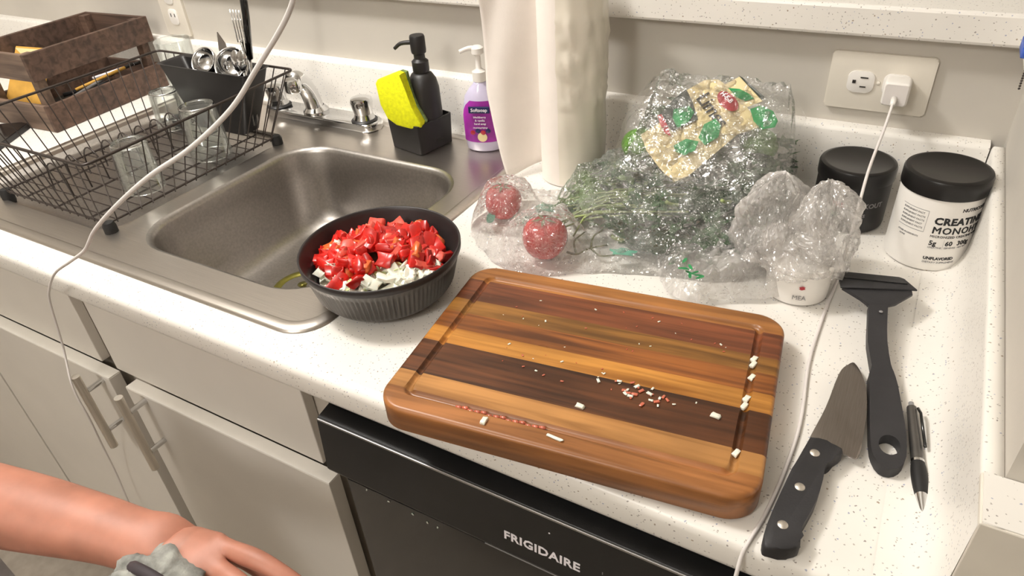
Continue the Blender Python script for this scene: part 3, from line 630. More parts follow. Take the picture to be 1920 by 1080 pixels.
# ------------------------------------------------------------------ supplement jars
def jar(name, label, x, y, r, h, lh, m, nl=0):
    t = thing(name, label, 'jar', (x, y, .0007))
    obj('body', lathe([(0, .002), (r * .7, .001), (r * .93, 0), (r * .985, .002), (r, .006), (r, h - lh - .002), (r * .985, h - lh + .001), (0, h - lh + .001)], 64), m, t, auto=35, w=False)
    R2 = r * 1.03
    ld = obj('lid', lathe([(0, h - lh + .0012), (R2, h - lh + .0012), (R2 + .0003, h - lh + .003), (R2 + .0003, h - .004), (R2 - .001, h - .0012), (R2 - .004, h), (R2 - .006, h), (R2 - .008, h - .0008), (0, h - .0008)], 64), 'black_lid', t, auto=35, w=False)
    return t
j1 = jar('supplement_jar', 'white tub jar with black screw lid and bold black lettering at the counter corner', .569, .495, .0432, .112, .022, 'white_pl')
fA = math.atan2(-.85, -.055)   # azimuth from the jar to the camera
def jt(s_, size, a, z, **k): text('lettering', s_, size, k.pop('m', 'black_p'), j1, fn=cyl_wrap(.04335, fA + a, z), **k)
jt('CREATINE', .0118, .05, .062, bold=.0005, space=1.08)
for k, (da, dz_) in enumerate(((0, 0), (.007, .0002), (.014, 0), (.007, -.0002))): jt('MONOHYDRATE', .0118, .05 + da, .0505 + dz_, space=1.12, ext=.0002 + .00002 * k)
jt('NUTRICOST', .0058, .62, .078, bold=.0001)
jt('MICRONIZED CREATINE POWDER', .0042, .05, .0452)
jt('5g', .0080, .07, .0355, bold=.0002); jt('60', .0080, .45, .0355, bold=.0002); jt('300g', .0080, .76, .0355, bold=.0002)
jt('CREATINE', .0030, .07, .0315, m='grey_p'); jt('SERVINGS', .0030, .45, .0315, m='grey_p'); jt('NET WT', .0030, .80, .0315, m='grey_p')
jt('UNFLAVORED', .0050, .05, .0165, bold=.0002); jt('DIETARY SUPPLEMENT', .0034, .05, .012, m='grey_p')
for i in range(5): jt('SUPPLEMENT FACTS AMOUNT'[: 15 + i % 3], .0030, -.80, .071 - i * .0045, m='grey_p')
jt('OTHER INGREDIENTS', .0026, -.80, .042, m='grey_p'); jt('NONE', .0026, -.72, .038, m='grey_p')
def arcbar(a0, a1, z0, z1, r, m, parent, nm='rule'):
    bm = NB(); k = 12; a = [bm.verts.new((r * math.cos(a0 + (a1 - a0) * i / k), r * math.sin(a0 + (a1 - a0) * i / k), z0)) for i in range(k + 1)]
    b = [bm.verts.new((v.co.x, v.co.y, z1)) for v in a]
    for i in range(k): bm.faces.new((a[i], a[i + 1], b[i + 1], b[i]))
    return obj(nm, bm, m, parent, w=False)
arcbar(fA - .84, fA - .12, .0755, .0761, .0434, 'grey_p', j1); arcbar(fA - .84, fA - .12, .0495, .0501, .0434, 'grey_p', j1)
arcbar(fA - .128, fA - .12, .0495, .0761, .0434, 'grey_p', j1); arcbar(fA + .41, fA + .415, .031, .043, .0434, 'grey_p', j1)
j2 = jar('supplement_jar', 'black tub jar with black screw lid and dark red label behind the white cable', .475, .547, .0435, .082, .020, 'black')
arcbar(-2.5, -1.0, .008, .055, .0437, 'black_panel', j2, 'label')
for a, z, s_, m_ in ((-1.95, .036, 'PRE', 'red_p'), (-1.62, .036, 'WORKOUT', 'grey_p'), (-1.95, .022, '30', 'teal_p'), (-1.62, .024, 'SERVINGS', 'grey_p')): text('lettering', s_, .009 if s_ != 'SERVINGS' else .006, m_, j2, fn=cyl_wrap(.0439, a, z), bold=.0002)
tb = thing('plastic_tub', 'small white plastic tub under the crumpled clear bag beside the cutting board', 'tub', (.451, .356, .0006))
obj('body', lathe([(0, .001), (.030, 0), (.033, .002), (.0345, .034), (.0355, .036), (.0355, .039), (.034, .039), (.0325, .01), (0, .008)], 48), 'white_pl', tb, auto=40, w=False)
obj('lid', lathe([(0, .0392), (.035, .0392), (.0362, .040), (.0362, .044), (.035, .0455), (0, .0445)], 48), 'white_pl', tb, auto=40, w=False)
text('lettering', 'MEA', .0075, 'grey_p', tb, fn=cyl_wrap(.0344, -1.55, .010))
def red(a, z, rr): 
    bm = NB(); vs = [bm.verts.new(((.0352) * math.cos(a + rr * 28 * math.cos(t) * (1 if k % 2 else .55)), 0.0352 * math.sin(a + rr * 28 * math.cos(t)), z + rr * math.sin(t) * .6)) for k, t in enumerate([2 * PI * i / 12 for i in range(12)])]; bm.faces.new(vs); return bm
obj('emblem', red(-1.30, .026, .004), 'red_p', tb, w=False)

# ------------------------------------------------------------------ cutting board
cbd = thing('cutting_board', 'acacia wood cutting board with juice groove and mixed dark and light planks', 'cutting board', (.3025, .1165, .0008), R(7.2))
W2, H2, TH, CRn, EB = .1715, .1215, .030, .028, .004
def xend(y, d):   # half width of the rounded outline inset by d
    hw, hh, r = W2 - d, H2 - d, CRn - d; dy = abs(y) - (hh - r)
    return hw if dy <= 0 else hw - r + math.sqrt(max(0, r * r - dy * dy))
GO = .0235; gx, gy = W2 - GO, H2 - GO; GWd = .0040
def gz(x, y):
    d = max(abs(x) - gx, abs(y) - gy)
    if abs(x) > gx - .006 and abs(y) > gy - .006:      # rounded groove corner
        r = .008; dx = abs(x) - (gx - r); dy = abs(y) - (gy - r)
        if dx > 0 and dy > 0: d = math.hypot(dx, dy) - r
    d = abs(d); return TH - (.0038 * math.cos(min(1, d / GWd) * PI / 2) if d < GWd else 0)
cols = sorted(set([round(s_ * (gx + k * .00133), 5) for s_ in (-1, 1) for k in range(-4, 5)] + [round(-gx + .01 + (2 * gx - .02) * i / 10, 5) for i in range(11)] + [s_ * q for s_ in (-1, 1) for q in (.1375, .141)]))
cuts = [-H2 + EB, -.094, -.0705, -.0225, .002, .029, .0525, .0905, H2 - EB]
plank_cols = [((141, 90, 47), (167, 111, 63)), ((158, 108, 56), (185, 134, 78)), ((67, 38, 19), (101, 60, 33)), ((165, 104, 36), (203, 143, 66)), ((105, 59, 27), (149, 90, 41)), ((113, 75, 30), (155, 108, 50)), ((93, 50, 28), (130, 73, 43)), ((142, 89, 42), (171, 115, 60))]
for pi_, (ya, yb) in enumerate(zip(cuts, cuts[1:])):
    ys = {round(ya + (yb - ya) * i / 5, 5) for i in range(6)}
    for s_ in (-1, 1):
        for k in range(-4, 5):
            q = s_ * (gy + k * .00133)
            if ya < q < yb: ys.add(round(q, 5))
        for k in range(1, 9):
            q = s_ * (H2 - EB - .0235 * (1 - math.cos(k / 9 * PI / 2)) )
            if ya < q < yb: ys.add(round(q, 5))
    ys = sorted(ys); bm = NB(); rows = []
    for y in ys:
        xe = xend(y, EB); row = [-xe] + [c for c in cols if abs(c) < xe - .0012] + [xe]
        # keep the column count constant: clamp outer columns to the edge
        row = [max(-xe, min(xe, c)) for c in [-1] + cols + [1]]
        rows.append([bm.verts.new((x, y, gz(x, y))) for x in row])
    for a, b in zip(rows, rows[1:]):
        for i in range(len(a) - 1): bm.faces.new((a[i], a[i + 1], b[i + 1], b[i]))
    def skirt(vs, nf):
        prev = None
        for v in vs:
            nx_, ny_ = nf(v.co); c0 = [v]
            for d, z in ((.0018, TH - .0005), (.0035, TH - .0020), (.004, TH - .004), (.004, .003), (.001, 0), (-.003, 0)): c0.append(bm.verts.new((v.co.x + nx_ * d, v.co.y + ny_ * d, z)))
            if prev:
                for k in range(6): bm.faces.new((prev[k], prev[k + 1], c0[k + 1], c0[k]))
            prev = c0
    def nf(p):
        hw, hh, r = W2 - CRn, H2 - CRn, 0; dx = abs(p.x) - hw; dy = abs(p.y) - hh; sx = 1 if p.x > 0 else -1; sy = 1 if p.y > 0 else -1
        if dx > 0 and dy > 0: l = math.hypot(dx, dy); return sx * dx / l, sy * dy / l
        return (sx, 0) if (W2 - abs(p.x)) < (H2 - abs(p.y)) else (0, sy)
    skirt([r[0] for r in rows], nf); skirt([r[-1] for r in rows], nf)
    if pi_ == 0: skirt(rows[0], nf)
    if pi_ == 7: skirt(rows[-1], nf)
    bmesh.ops.remove_doubles(bm, verts=bm.verts, dist=1e-6); bmesh.ops.dissolve_degenerate(bm, edges=bm.edges, dist=1e-6)
    c1, c2 = plank_cols[pi_]
    obj('plank', bm, wood('acacia_plank_tone', c1, c2, pi_ * 2.3 + 1), cbd, auto=50, w=False)
CBT = Matrix.Translation(cbd.location) @ Matrix.Rotation(R(7.2), 4, 'Z')

# ------------------------------------------------------------------ food
def chunk(s, seed, fl=1):
    rnd = random.Random(seed); bm = NB(); bmesh.ops.create_cube(bm, size=1)
    bmesh.ops.subdivide_edges(bm, edges=bm.edges, cuts=1, use_grid_fill=True)
    for v in bm.verts:
        v.co = v.co * (1 - .12 * (v.co.length - .5)) + V([rnd.uniform(-.10, .10) for _ in range(3)])
        v.co = V((v.co.x * s[0], v.co.y * s[1], v.co.z * s[2] + fl * .25 * s[0] * (v.co.x ** 2) * 2))
    bmesh.ops.bevel(bm, geom=bm.edges[:], offset=min(s) * .07, segments=1, affect='EDGES')
    bmesh.ops.recalc_face_normals(bm, faces=bm.faces); me = D.meshes.new('piece'); bm.to_mesh(me); bm.free(); me.shade_smooth(); return me
def protos(mats, sizes, nm, n_):
    out = []
    for i in range(n_):
        me = chunk(sizes[i % len(sizes)], i * 3 + 1); me.materials.append(M[mats[i % len(mats)]])
        if nm == 'tomato_piece' and i % 3 == 0:
            me.materials.append(M['skin_t'])
            for p in me.polygons:
                if p.normal.z < -.6: p.material_index = 1
        out.append(me)
    return out
BOWL = (.018, .160)
bo = thing('black_bowl', 'round black ribbed metal bowl of diced tomato and onion on the sink corner', 'bowl', (BOWL[0], BOWL[1], .0056))
RT, RB, BH = .094, .076, .058
bm = NB(); N_ = 576; prf = [(RB - .012, .0), (RB - .004, .0012), (RB, .004), (RB + .003, .0075), (RB + .005, .012), (RT - .006, BH - .020), (RT - .004, BH - .016), (RT - .0015, BH - .010)]
rings = []
for r, z in prf:
    ribm = .0016 if .010 < z < BH - .018 else 0
    rings.append([(( r + ribm * .8 * math.cos(i * PI / 3)) * math.cos(2 * PI * i / N_), (r + ribm * .8 * math.cos(i * PI / 3)) * math.sin(2 * PI * i / N_), z) for i in range(N_)])
obj('ribbed_wall', loft(rings, cap0=True), 'pan_out', bo, auto=60, w=False)
obj('rim', lathe([(RT - .0018, BH - .0102), (RT, BH - .008), (RT + .0003, BH - .001), (RT - .0008, BH), (RT - .0022, BH - .001), (RT - .003, BH - .006), (RT - .0105, .038), (RB - .0005, .013), (RB - .005, .007), (RB - .012, .004), (0, .003)], 96), 'dark_coat', bo, smooth=True, w=False)
tom = protos(['tomato', 'tomato', 'tomato2', 'tomato', 'tomato', 'tomato2', 'tomato', 'tomato', 'tomato3'], [(.020, .014, .009), (.017, .015, .010), (.027, .013, .008), (.016, .013, .011), (.021, .016, .008)], 'tomato_piece', 18)
oni = protos(['onion', 'onion', 'onion', 'onion', 'onion', 'onion', 'onion', 'onion_g'], [(.017, .012, .004), (.014, .011, .0045), (.019, .009, .004)], 'onion_piece', 8)
tomlab = 'piece of red diced tomato heaped in the black bowl'; onlab = 'piece of white chopped onion in the black bowl'
rnd = random.Random(11)
def place(me, nm, lab, cat, grp, p, s=1):
    o = D.objects.new(nm, me); C.objects.link(o); o.location = p; o.rotation_euler = (rnd.uniform(-.8, .8), rnd.uniform(-.8, .8), rnd.uniform(0, 6.3)); o.scale = (s, s, s)
    return tag(o, lab, cat, grp)
obj('food_juice', lathe([(RT - .018, .024), (RT - .03, .027), (.03, .030), (0, .031)], 48), 'onion', bo, smooth=True, w=False)
def mound(r): return .0056 + .034 + .026 * max(0, 1 - (r / .080) ** 2.2)
for k in range(190):      # onion bed, shows in the front and left
    a = rnd.uniform(0, 2 * PI); r = .071 * math.sqrt(rnd.uniform(.2, 1)); x = r * math.cos(a); y = r * math.sin(a)
    if y > .03 and x < .05: continue
    place(rnd.choice(oni), 'onion_piece', onlab, 'onion', 'chopped onion in the black bowl', (BOWL[0] + x, BOWL[1] + y, .036 + .008 * rnd.random() + (.006 if r < .06 else 0)), rnd.uniform(.9, 1.4))
placed = 0
while placed < 175:
    a = rnd.uniform(0, 2 * PI); r = .071 * math.sqrt(rnd.random()); x = r * math.cos(a); y = r * math.sin(a)
    # view direction runs toward +y/-x; leave the near-left rim band as onion
    q = x * .53 + y * -.85     # toward camera
    if q > .030 + .018 * math.sin(a * 3) and rnd.random() > .10: continue
    rr2 = math.hypot(x + .53 * -.0, y); z = mound(rr2) - rnd.random() ** 2 * .012
    place(rnd.choice(tom), 'tomato_piece', tomlab, 'tomato', 'diced tomato in the black bowl', (BOWL[0] + x, BOWL[1] + y, z), rnd.uniform(.8, 1.3)); placed += 1
# bits left on the board
def onboard(x, y, z): return CBT @ V((x, y, z))
seedm = []
for i in range(4):
    me = chunk((.0042, .0022, .0010), 50 + i, 0); me.materials.append(M['jam' if i % 2 else 'onion']); seedm.append(me)
for k in range(26):
    x = .058 + rnd.gauss(0, .014); y = -.036 + rnd.gauss(0, .0075)
    place(seedm[k % 4], 'tomato_pulp_bit', 'tiny wet bit in the pulp cluster on the dark plank of the board', 'tomato scrap', 'pulp cluster on the board', onboard(x, y, TH + .0009), rnd.uniform(.7, 1.4)).rotation_euler = (0, 0, rnd.uniform(0, 6))
for k in range(46):
    x = rnd.uniform(-.12, .13); y = rnd.uniform(-.05, .085)
    place(seedm[k % 4], 'food_crumb', 'tiny wet crumb scattered on the cutting board planks', 'crumb', 'crumbs scattered over the cutting board', onboard(x, y, TH + .0006), rnd.uniform(.25, .75)).rotation_euler = (0, 0, rnd.uniform(0, 6))
om = []
for i in range(3):
    me = chunk((.008, .0045, .003), 80 + i, 0); me.materials.append(M['onion']); om.append(me)
for i, (x, y, lab) in enumerate(((gx, .048, 'at the upper end of the right juice groove'), (gx, .040, 'just below the topmost scrap in the right juice groove'), (gx + .001, .022, 'midway along the right juice groove'), (gx, -.008, 'in the lower half of the right juice groove'), (gx - .001, -.018, 'slightly below the middle of the right groove'), (gx, -.074, 'at the lower end of the right juice groove'), (-.062, -.110, 'standing on the near edge of the board'), (.003, -.1085, 'long sliver on the near edge of the board'), (.012, -.066, 'left of the pulp cluster on the dark plank'), (.126, -.040, 'beside the right groove on the dark plank'))):
    o = place(om[i % 3], 'onion_scrap', 'white onion scrap ' + lab, 'onion scrap', None, onboard(x, y, TH - (.0012 if abs(x) > gx - .003 else -.0012)), 1.0)
    o.rotation_euler = (0, 0, R(75) if abs(x) > gx - .003 else (R(95) if i == 6 else R(-3)))
    if i == 7: o.scale = (1.9, .6, .5)
j = NB(); 
for k in range(14): 
    q = -.092 + k * .0062; bmesh.ops.create_icosphere(j, subdivisions=1, radius=.0026, matrix=Matrix.Translation((q, -gy - .002 + .0012 * math.sin(k * 2.1), TH - .0012)) @ Matrix.Diagonal((1.6, .8, .5, 1)))
o = tag(obj('juice_streak', j, 'jam', None, smooth=True, w=False), 'wet pinkish juice streak along the near groove of the board', 'juice', kind='stuff'); o.matrix_world = CBT

for x, z in ((.066, -.178), (.098, -.181), (.132, -.184), (.152, -.187), (.166, -.187)):
    o = place(seedm[0], 'food_crumb', 'tiny pale crumb stuck on the black dishwasher door below its control panel', 'crumb', 'crumbs stuck on the dishwasher', V((x, .0092, z)), .7); o.rotation_euler = (PI / 2, x * 30, 0)
# ------------------------------------------------------------------ knife, spatula, pen
def poly_thing(outline, z0, z1, **k): return prism(outline, z0, z1, **k)
kn = thing('chef_knife', 'broad chef knife with riveted black handle lying right of the cutting board', 'knife', (.53, .13, .0008))
bl = catmull([(.5075, .1268, 0), (.5131, .1687, 0), (.5154, .2082, 0), (.5177, .2275, 0), (.522, .2372, 0), (.5269, .243, 0), (.535, .229, 0), (.5417, .2088, 0), (.5459, .1795, 0), (.5474, .1461, 0), (.5469, .1200, 0), (.5400, .1190, 0), (.533, .1195, 0), (.515, .119, 0)], 3)
obj('blade', prism([(p.x, p.y) for p in bl[:-1]], .0075, .0093, bev=.0005), 'blade', kn, auto=60)
hd = [(.5076, .1214), (.5210, .1225), (.5339, .1197), (.5334, .1119), (.5263, .1036), (.5244, .0958), (.5253, .0778), (.5244, .0541), (.52, .0294), (.5196, .0176), (.5215, .0099), (.5193, .005), (.5093, -.0009), (.5001, -.0036), (.4965, -.0001), (.4957, .0149), (.4978, .0447), (.5012, .0795)]
obj('handle', prism([(p.x, p.y) for p in catmull([(*q, 0) for q in hd], 2)], .0008, .0150, bev=.0025), 'black_soft', kn, auto=50)
for x, y in ((.5144, .1037), (.5105, .0625), (.5063, .0206)): obj('rivet', lathe([(0, .0149), (.0042, .0149), (.0038, .0155), (0, .0158)], 18, (x, y, 0)), 'nickel', kn, smooth=True)
sv = thing('spatula', 'black nylon turner with angled head lying beside the chef knife', 'spatula', (.555, .24, .0008))
pf = [(.5262, .3180), (.5290, .296), (.5335, .2655), (.5416, .2377), (.5411, .2267), (.5455, .1993), (.5526, .1449), (.5574, .1261), (.5641, .1168), (.5721, .1164), (.5785, .1233), (.5813, .136), (.5791, .1613), (.5735, .1903), (.5663, .221), (.5606, .2368), (.557, .2451), (.5500, .2725), (.5460, .300), (.5435, .3257)]
hole_c = (.5677, .1437)
ho = [(hole_c[0] + .0082 * math.cos(t) - .0015 * math.sin(t), hole_c[1] + .0115 * math.sin(t) + .002 * math.cos(t)) for t in [2 * PI * i / 20 for i in range(20)]]
def rise(y): return .0205 * sstep(.19, .335, y)
def sstep(a, b, x): t = max(0, min(1, (x - a) / (b - a))); return t * t * (3 - 2 * t)
pf2 = [(p.x, p.y) for p in catmull([(*q, 0) for q in pf], 2)]
bm = planar(pf2, [ho[::-1]], .0010); planar(pf2, [ho[::-1]], .0115, bm)
for lp in (pf2, ho):
    a = [bm.verts.new((x, y, .0010)) for x, y in lp]; b = [bm.verts.new((x, y, .0115)) for x, y in lp]
    for i in range(len(lp)): bm.faces.new((a[i], a[(i + 1) % len(lp)], b[(i + 1) % len(lp)], b[i]))
bmesh.ops.remove_doubles(bm, verts=bm.verts, dist=1e-5)
for v in bm.verts: v.co.z += rise(v.co.y) * (.85 if v.co.z > .006 else 1.0)
obj('handle', bm, 'black_soft', sv, auto=50)
bm = prism([(.5262, .3180), (.5435, .3257), (.5500, .3315), (.5640, .3570), (.5620, .3680), (.5200, .3600), (.4975, .3480), (.4975, .3400), (.5175, .3290)], .0240, .0276, bev=.0010)
obj('neck_flare', bm, 'black_soft', sv, auto=40)
T = Matrix.Translation((.5320, .3480, .0290)) @ Matrix.Rotation(R(13), 4, 'Z') @ Matrix.Rotation(R(-5), 4, 'X')
obj('head', prism([(-.0375, -.003), (.0380, .008), (.0290, .0300), (.0245, .0330), (-.034, .0330), (-.038, .0290)], -.0012, .0012, bev=.0007, T=T), 'black_soft', sv, auto=50)
obj('head_ridge', B(-.035, .030, .0165, .0195, .0013, .0024, bev=.0003, mat4=T), 'black_panel', sv)
obj('hang_pin', lathe([(0, .0), (.002, .0), (.0015, .0006), (0, .0008)], 10, (.5385, .3100, .0288)), 'grey_p', sv)
pn = thing('ballpoint_pen', 'black and silver ballpoint pen lying at the right side of the spatula handle', 'pen', (.5875, .15, .0054))
p0, p1 = V((.5795, .2090, .0075)), V((.6005, .0800, .0035)); dd = p1 - p0
def seg(nm, a, b, rs, m_, sm=0): return obj(nm, tube([p0 + dd * (a + (b - a) * i / 8) for i in range(9)], [rs[0] + (rs[1] - rs[0]) * i / 8 for i in range(9)] if len(rs) == 2 else rs, 16), m_, pn, auto=50)
seg('clicker', 0, .05, (.0022, .0026), 'grey_p'); seg('barrel', .05, .53, (.0042, .0052), 'pan_out'); seg('ring', .53, .55, (.0055, .0055), 'chrome')
seg('grip', .55, .80, [.0052, .0058, .0061, .0062, .0062, .006, .0057, .0053, .005], 'rubber'); seg('tip', .80, .975, (.0048, .0014), 'chrome'); seg('point', .975, 1.0, (.0009, .0004), 'grey_p')
obj('clip', tube([p0 + dd * .07 + V((.004, 0, .004)), p0 + dd * .12 + V((.0055, 0, .005)), p0 + dd * .42 + V((.0058, 0, .0045))], .0013, 8), 'black_gloss', pn, smooth=True)

# ------------------------------------------------------------------ produce bag
def sstep(a, b, x): t = max(0, min(1, (x - a) / (b - a))); return t * t * (3 - 2 * t)
TOMS = [(.160, .300, .0295), (.062, .366, .0265)]
def Hc(x, y):
    e = max(0, 1 - abs((x - .285) / .170) ** 2.4 - abs((y - .465) / .135) ** 2.4); h = .072 * e ** .42
    ramp = (.062 + .7 * (y - .42)) * sstep(.175, .215, x) * (1 - sstep(.375, .42, x)) * sstep(.40, .45, y) * (1 - sstep(.555, .585, y))
    h = max(h, ramp)
    for tx, ty, tr in TOMS:
        d = math.hypot(x - tx, y - ty); h = max(h, 2 * tr * max(0, 1 - (d / (tr * 1.9)) ** 2) ** .5)
    return h
FP = [(.030, .385), (.026, .335), (.060, .295), (.108, .262), (.160, .252), (.22, .288), (.30, .318), (.37, .335), (.415, .37), (.432, .43), (.43, .50), (.415, .562), (.36, .585), (.27, .588), (.19, .588), (.155, .555), (.145, .49), (.11, .44), (.06, .425)]
fp = [(p.x, p.y) for p in catmull([(*q, 0) for q in FP + [FP[0]]], 4)][:-1]
cen = V((.25, .44, 0))
def wr(p, f, a): return abs(noise.noise(p * f)) * a
def build_film(kx=200, kr=44):
    bm = NB(); rows = []
    L_ = len(fp)
    for j in range(kr + 1):
        s_ = j / kr; row = []
        for i in range(kx):
            u = i / kx * L_; a = fp[int(u) % L_]; b = fp[(int(u) + 1) % L_]; f = u - int(u); ex = a[0] + (b[0] - a[0]) * f; ey = a[1] + (b[1] - a[1]) * f
            x = cen.x + (ex - cen.x) * s_; y = cen.y + (ey - cen.y) * s_
            h = Hc(x, y); edge = min(1, (1 - s_) * 13) ; h = max(h + .003, .010 + .012 * edge * (1 - s_ * .3)) * (edge ** .6)
            p = V((x, y, h)); q = V((x * 1.0 + y * .5, y * .9 - x * .4, h))
            h += (wr(q, 34, .013) + wr(q + V((3, 1, 2)), 85, .0085) + noise.noise(p * 150) * .0030) * (.3 + .7 * edge) * (1.0 if h > .02 else .6)
            z = max(.0012 + (0 if s_ > .995 else .0015), h)
            row.append(bm.verts.new((x + noise.noise(p * 60) * .003, min(y + noise.noise(p * 55 + V((9, 9, 9))) * .003, .592), z)))
        rows.append(row)
    for a, b in zip(rows[1:], rows[2:]):
        for i in range(kx): bm.faces.new((a[i], a[(i + 1) % kx], b[(i + 1) % kx], b[i]))
    return bm
M['film'] = film('clear_bag_film', .13, .7, bs=80, bstr=1.0, dist=.006, milkcol=(252, 252, 250), base=.11, rough=.05)
M['film2'] = film('milky_bag_film', .30, .6, bs=60, bstr=.9, dist=.006, milkcol=(250, 246, 242), base=.10, rough=.07)
M['netfilm'] = film('lime_bag_film', .04, .5, bs=60, bstr=.9, base=.10)
pb = thing('produce_bag', 'large crinkled clear produce bag of leafy greens leaning against the back wall', 'plastic bag', (.25, .44, .0006))
obj('film_sheet', build_film(), 'film', pb)
# printed marks on the bag's film
def patch(nm, outline, zf, m_, parent):
    bm = NB(); n_ = len(outline); cx = sum(p[0] for p in outline) / n_; cy = sum(p[1] for p in outline) / n_; rings = []
    for s_ in (.33, .66, 1): rings.append([bm.verts.new((cx + (x - cx) * s_, cy + (y - cy) * s_, zf(cx + (x - cx) * s_, cy + (y - cy) * s_))) for x, y in outline])
    c = bm.verts.new((cx, cy, zf(cx, cy)))
    for i in range(n_): bm.faces.new((c, rings[0][i], rings[0][(i + 1) % n_]))
    for a, b in zip(rings, rings[1:]):
        for i in range(n_): bm.faces.new((a[i], a[(i + 1) % n_], b[(i + 1) % n_], b[i]))
    return obj(nm, bm, m_, parent, smooth=True)
def blobo(cx, cy, rx, ry, rot=0, n_=14, w=.15): return [(cx + (rx * math.cos(t) * math.cos(rot) - ry * math.sin(t) * math.sin(rot)) * (1 + w * math.sin(5 * t)), cy + (rx * math.cos(t) * math.sin(rot) + ry * math.sin(t) * math.cos(rot)) * (1 + w * math.sin(5 * t))) for t in [2 * PI * i / n_ for i in range(n_)]]
zt = lambda x, y: Hc(x, y) + .0045
patch('leaf_print', blobo(.150, .328, .017, .009, R(-10)), zt, 'green_p', pb)
patch('leaf_print', blobo(.152, .316, .016, .006, R(-15), w=.05), zt, 'teal_p', pb)
patch('leaf_print', blobo(.060, .335, .006, .016, R(25), w=.05), lambda x, y: .018, 'teal_p', pb)
patch('leaf_print', blobo(.103, .338, .014, .007, R(-30)), lambda x, y: .022, 'teal_p', pb)
patch('leaf_print', blobo(.123, .336, .007, .011, R(10)), lambda x, y: .022, 'teal_p', pb)
patch('leaf_print', blobo(.255, .322, .016, .008, R(15), w=.25), lambda x, y: .021, 'teal_p', pb)
for i, (x, y, r) in enumerate(TOMS):
    t = thing('tomato', ('red tomato lying nearest the cutting board inside the clear produce bag', 'red tomato nearer the sink at the left end of the clear produce bag')[i], 'tomato', (x, y, .0014))
    bm = NB(); bmesh.ops.create_uvsphere(bm, u_segments=28, v_segments=18, radius=1)
    for v in bm.verts:
        a = math.atan2(v.co.y, v.co.x); q = 1 - .05 * abs(math.cos(a * 2.5)); top_ = max(0, v.co.z) ** 6 * .22
        v.co = V((v.co.x * r * q, v.co.y * r * q, r * 1.0 + v.co.z * r * .97 - top_ * r))
    obj('flesh', bm, 'skin_t', t, smooth=True, w=False)
    bm = NB()
    for k in range(5):
        a = k * 2 * PI / 5; bm.faces.new([bm.verts.new((math.cos(a + d) * q, math.sin(a + d) * q, 2 * r - .0035 - q * .12)) for d, q in ((0, .001), (.35, r * .25), (0, r * .6), (-.35, r * .25))])
    obj('calyx', bm, 'twig', t, w=False)
# vine twig
tw = thing('vine_twig', 'thin branching green vine twig lying in the front of the produce bag', 'twig', (.205, .318, .004))
for pts_ in ([(.183, .315, .006), (.197, .313, .008), (.210, .327, .012), (.225, .345, .010)], [(.210, .327, .012), (.206, .345, .018), (.212, .36, .02)], [(.210, .327, .012), (.226, .318, .010), (.241, .330, .008)], [(.197, .313, .008), (.186, .33, .014), (.193, .35, .02)]): obj('branch', tube(pts_, [.0016, .0009], 6, sm=4), 'twig', tw, smooth=True)
# greens
hb_ = thing('herb_bunch', 'bunch of dark leafy green herbs with pale stems under the crinkled bag film', 'herbs', (.27, .44, .002))
lm = []
rl = random.Random(5)
for i in range(6):
    bm = NB(); c = bm.verts.new((0, 0, .002)); ring_ = []
    for k in range(11):
        a = 2 * PI * k / 11; q = (.010 + .008 * (k % 2)) * rl.uniform(.8, 1.25); ring_.append(bm.verts.new((q * math.cos(a) * 1.3, q * math.sin(a), rl.uniform(-.003, .003))))
    for k in range(11): bm.faces.new((c, ring_[k], ring_[(k + 1) % 11]))
    me = D.meshes.new('leaf'); bm.to_mesh(me); bm.free(); me.materials.append(M['leaf2'] if i == 5 else M['leaf']); me.shade_smooth(); lm.append(me)
cnt = 0
while cnt < 290:
    x = rl.uniform(.13, .402); y = rl.uniform(.345, .565); h = Hc(x, y)
    if h < .034 or math.hypot(x - .158, y - .303) < .035: continue
    light = x < .24 and y < .47
    o = D.objects.new('leaf', lm[5] if (light and rl.random() < .55) else lm[rl.randrange(5)]); C.objects.link(o); o.parent = hb_
    o.location = V((x, y, h * rl.uniform(.5, .9) - .006)) - hb_.location; o.rotation_euler = (rl.uniform(-.6, .6), rl.uniform(-.6, .6), rl.uniform(0, 6.3)); s_ = rl.uniform(.6, 1.1); o.scale = (s_, s_, s_); cnt += 1
for k in range(26):
    y0 = .34 + rl.random() * .10; x0 = .14 + rl.random() * .04; 
    obj('stem', tube([(x0, y0, .012 + rl.random() * .02), (.20, y0 + .02, .03 + rl.random() * .015), (.27 + rl.random() * .05, y0 + .05, .04 + rl.random() * .015)], .0013, 5, sm=3), 'stem', hb_, smooth=True)
def pod(nm, lab, cat, p, ln, r, rz, m_='pepper', grp=None):
    t = thing(nm, lab, cat, p, rz, grp); pr = [(0, -ln / 2)] + [(r * (math.sin(PI * (k / 12)) ** .55) * (1 - .25 * k / 12), -ln / 2 + ln * k / 12) for k in range(1, 12)] + [(0, ln / 2)]
    bm = lathe(pr, 24, ax=Matrix.Rotation(PI / 2, 4, 'Y'))
    for v in bm.verts: a = math.atan2(v.co.z, v.co.y); v.co.y *= 1 - .08 * math.cos(3 * a); v.co.z *= 1 - .08 * math.cos(3 * a)
    obj('flesh', bm, m_, t, smooth=True, w=False); obj('stem', tube([(-ln / 2 + .003, 0, 0), (-ln / 2 - .008, 0, .003), (-ln / 2 - .014, 0, .007)], .0024, 8, sm=3), 'stem', t, smooth=True, w=False)
pod('poblano_pepper', 'dark green pepper lying at the near edge of the clear produce bag', 'pepper', (.292, .362, .021), .10, .020, R(20))
pod('poblano_pepper', 'dark green pepper at the right end of the produce bag below the label', 'pepper', (.375, .455, .062), .09, .022, R(60))
pod('poblano_pepper', 'dark green pepper in the middle of the produce bag just below the cream label', 'pepper', (.335, .425, .055), .10, .020, R(35))
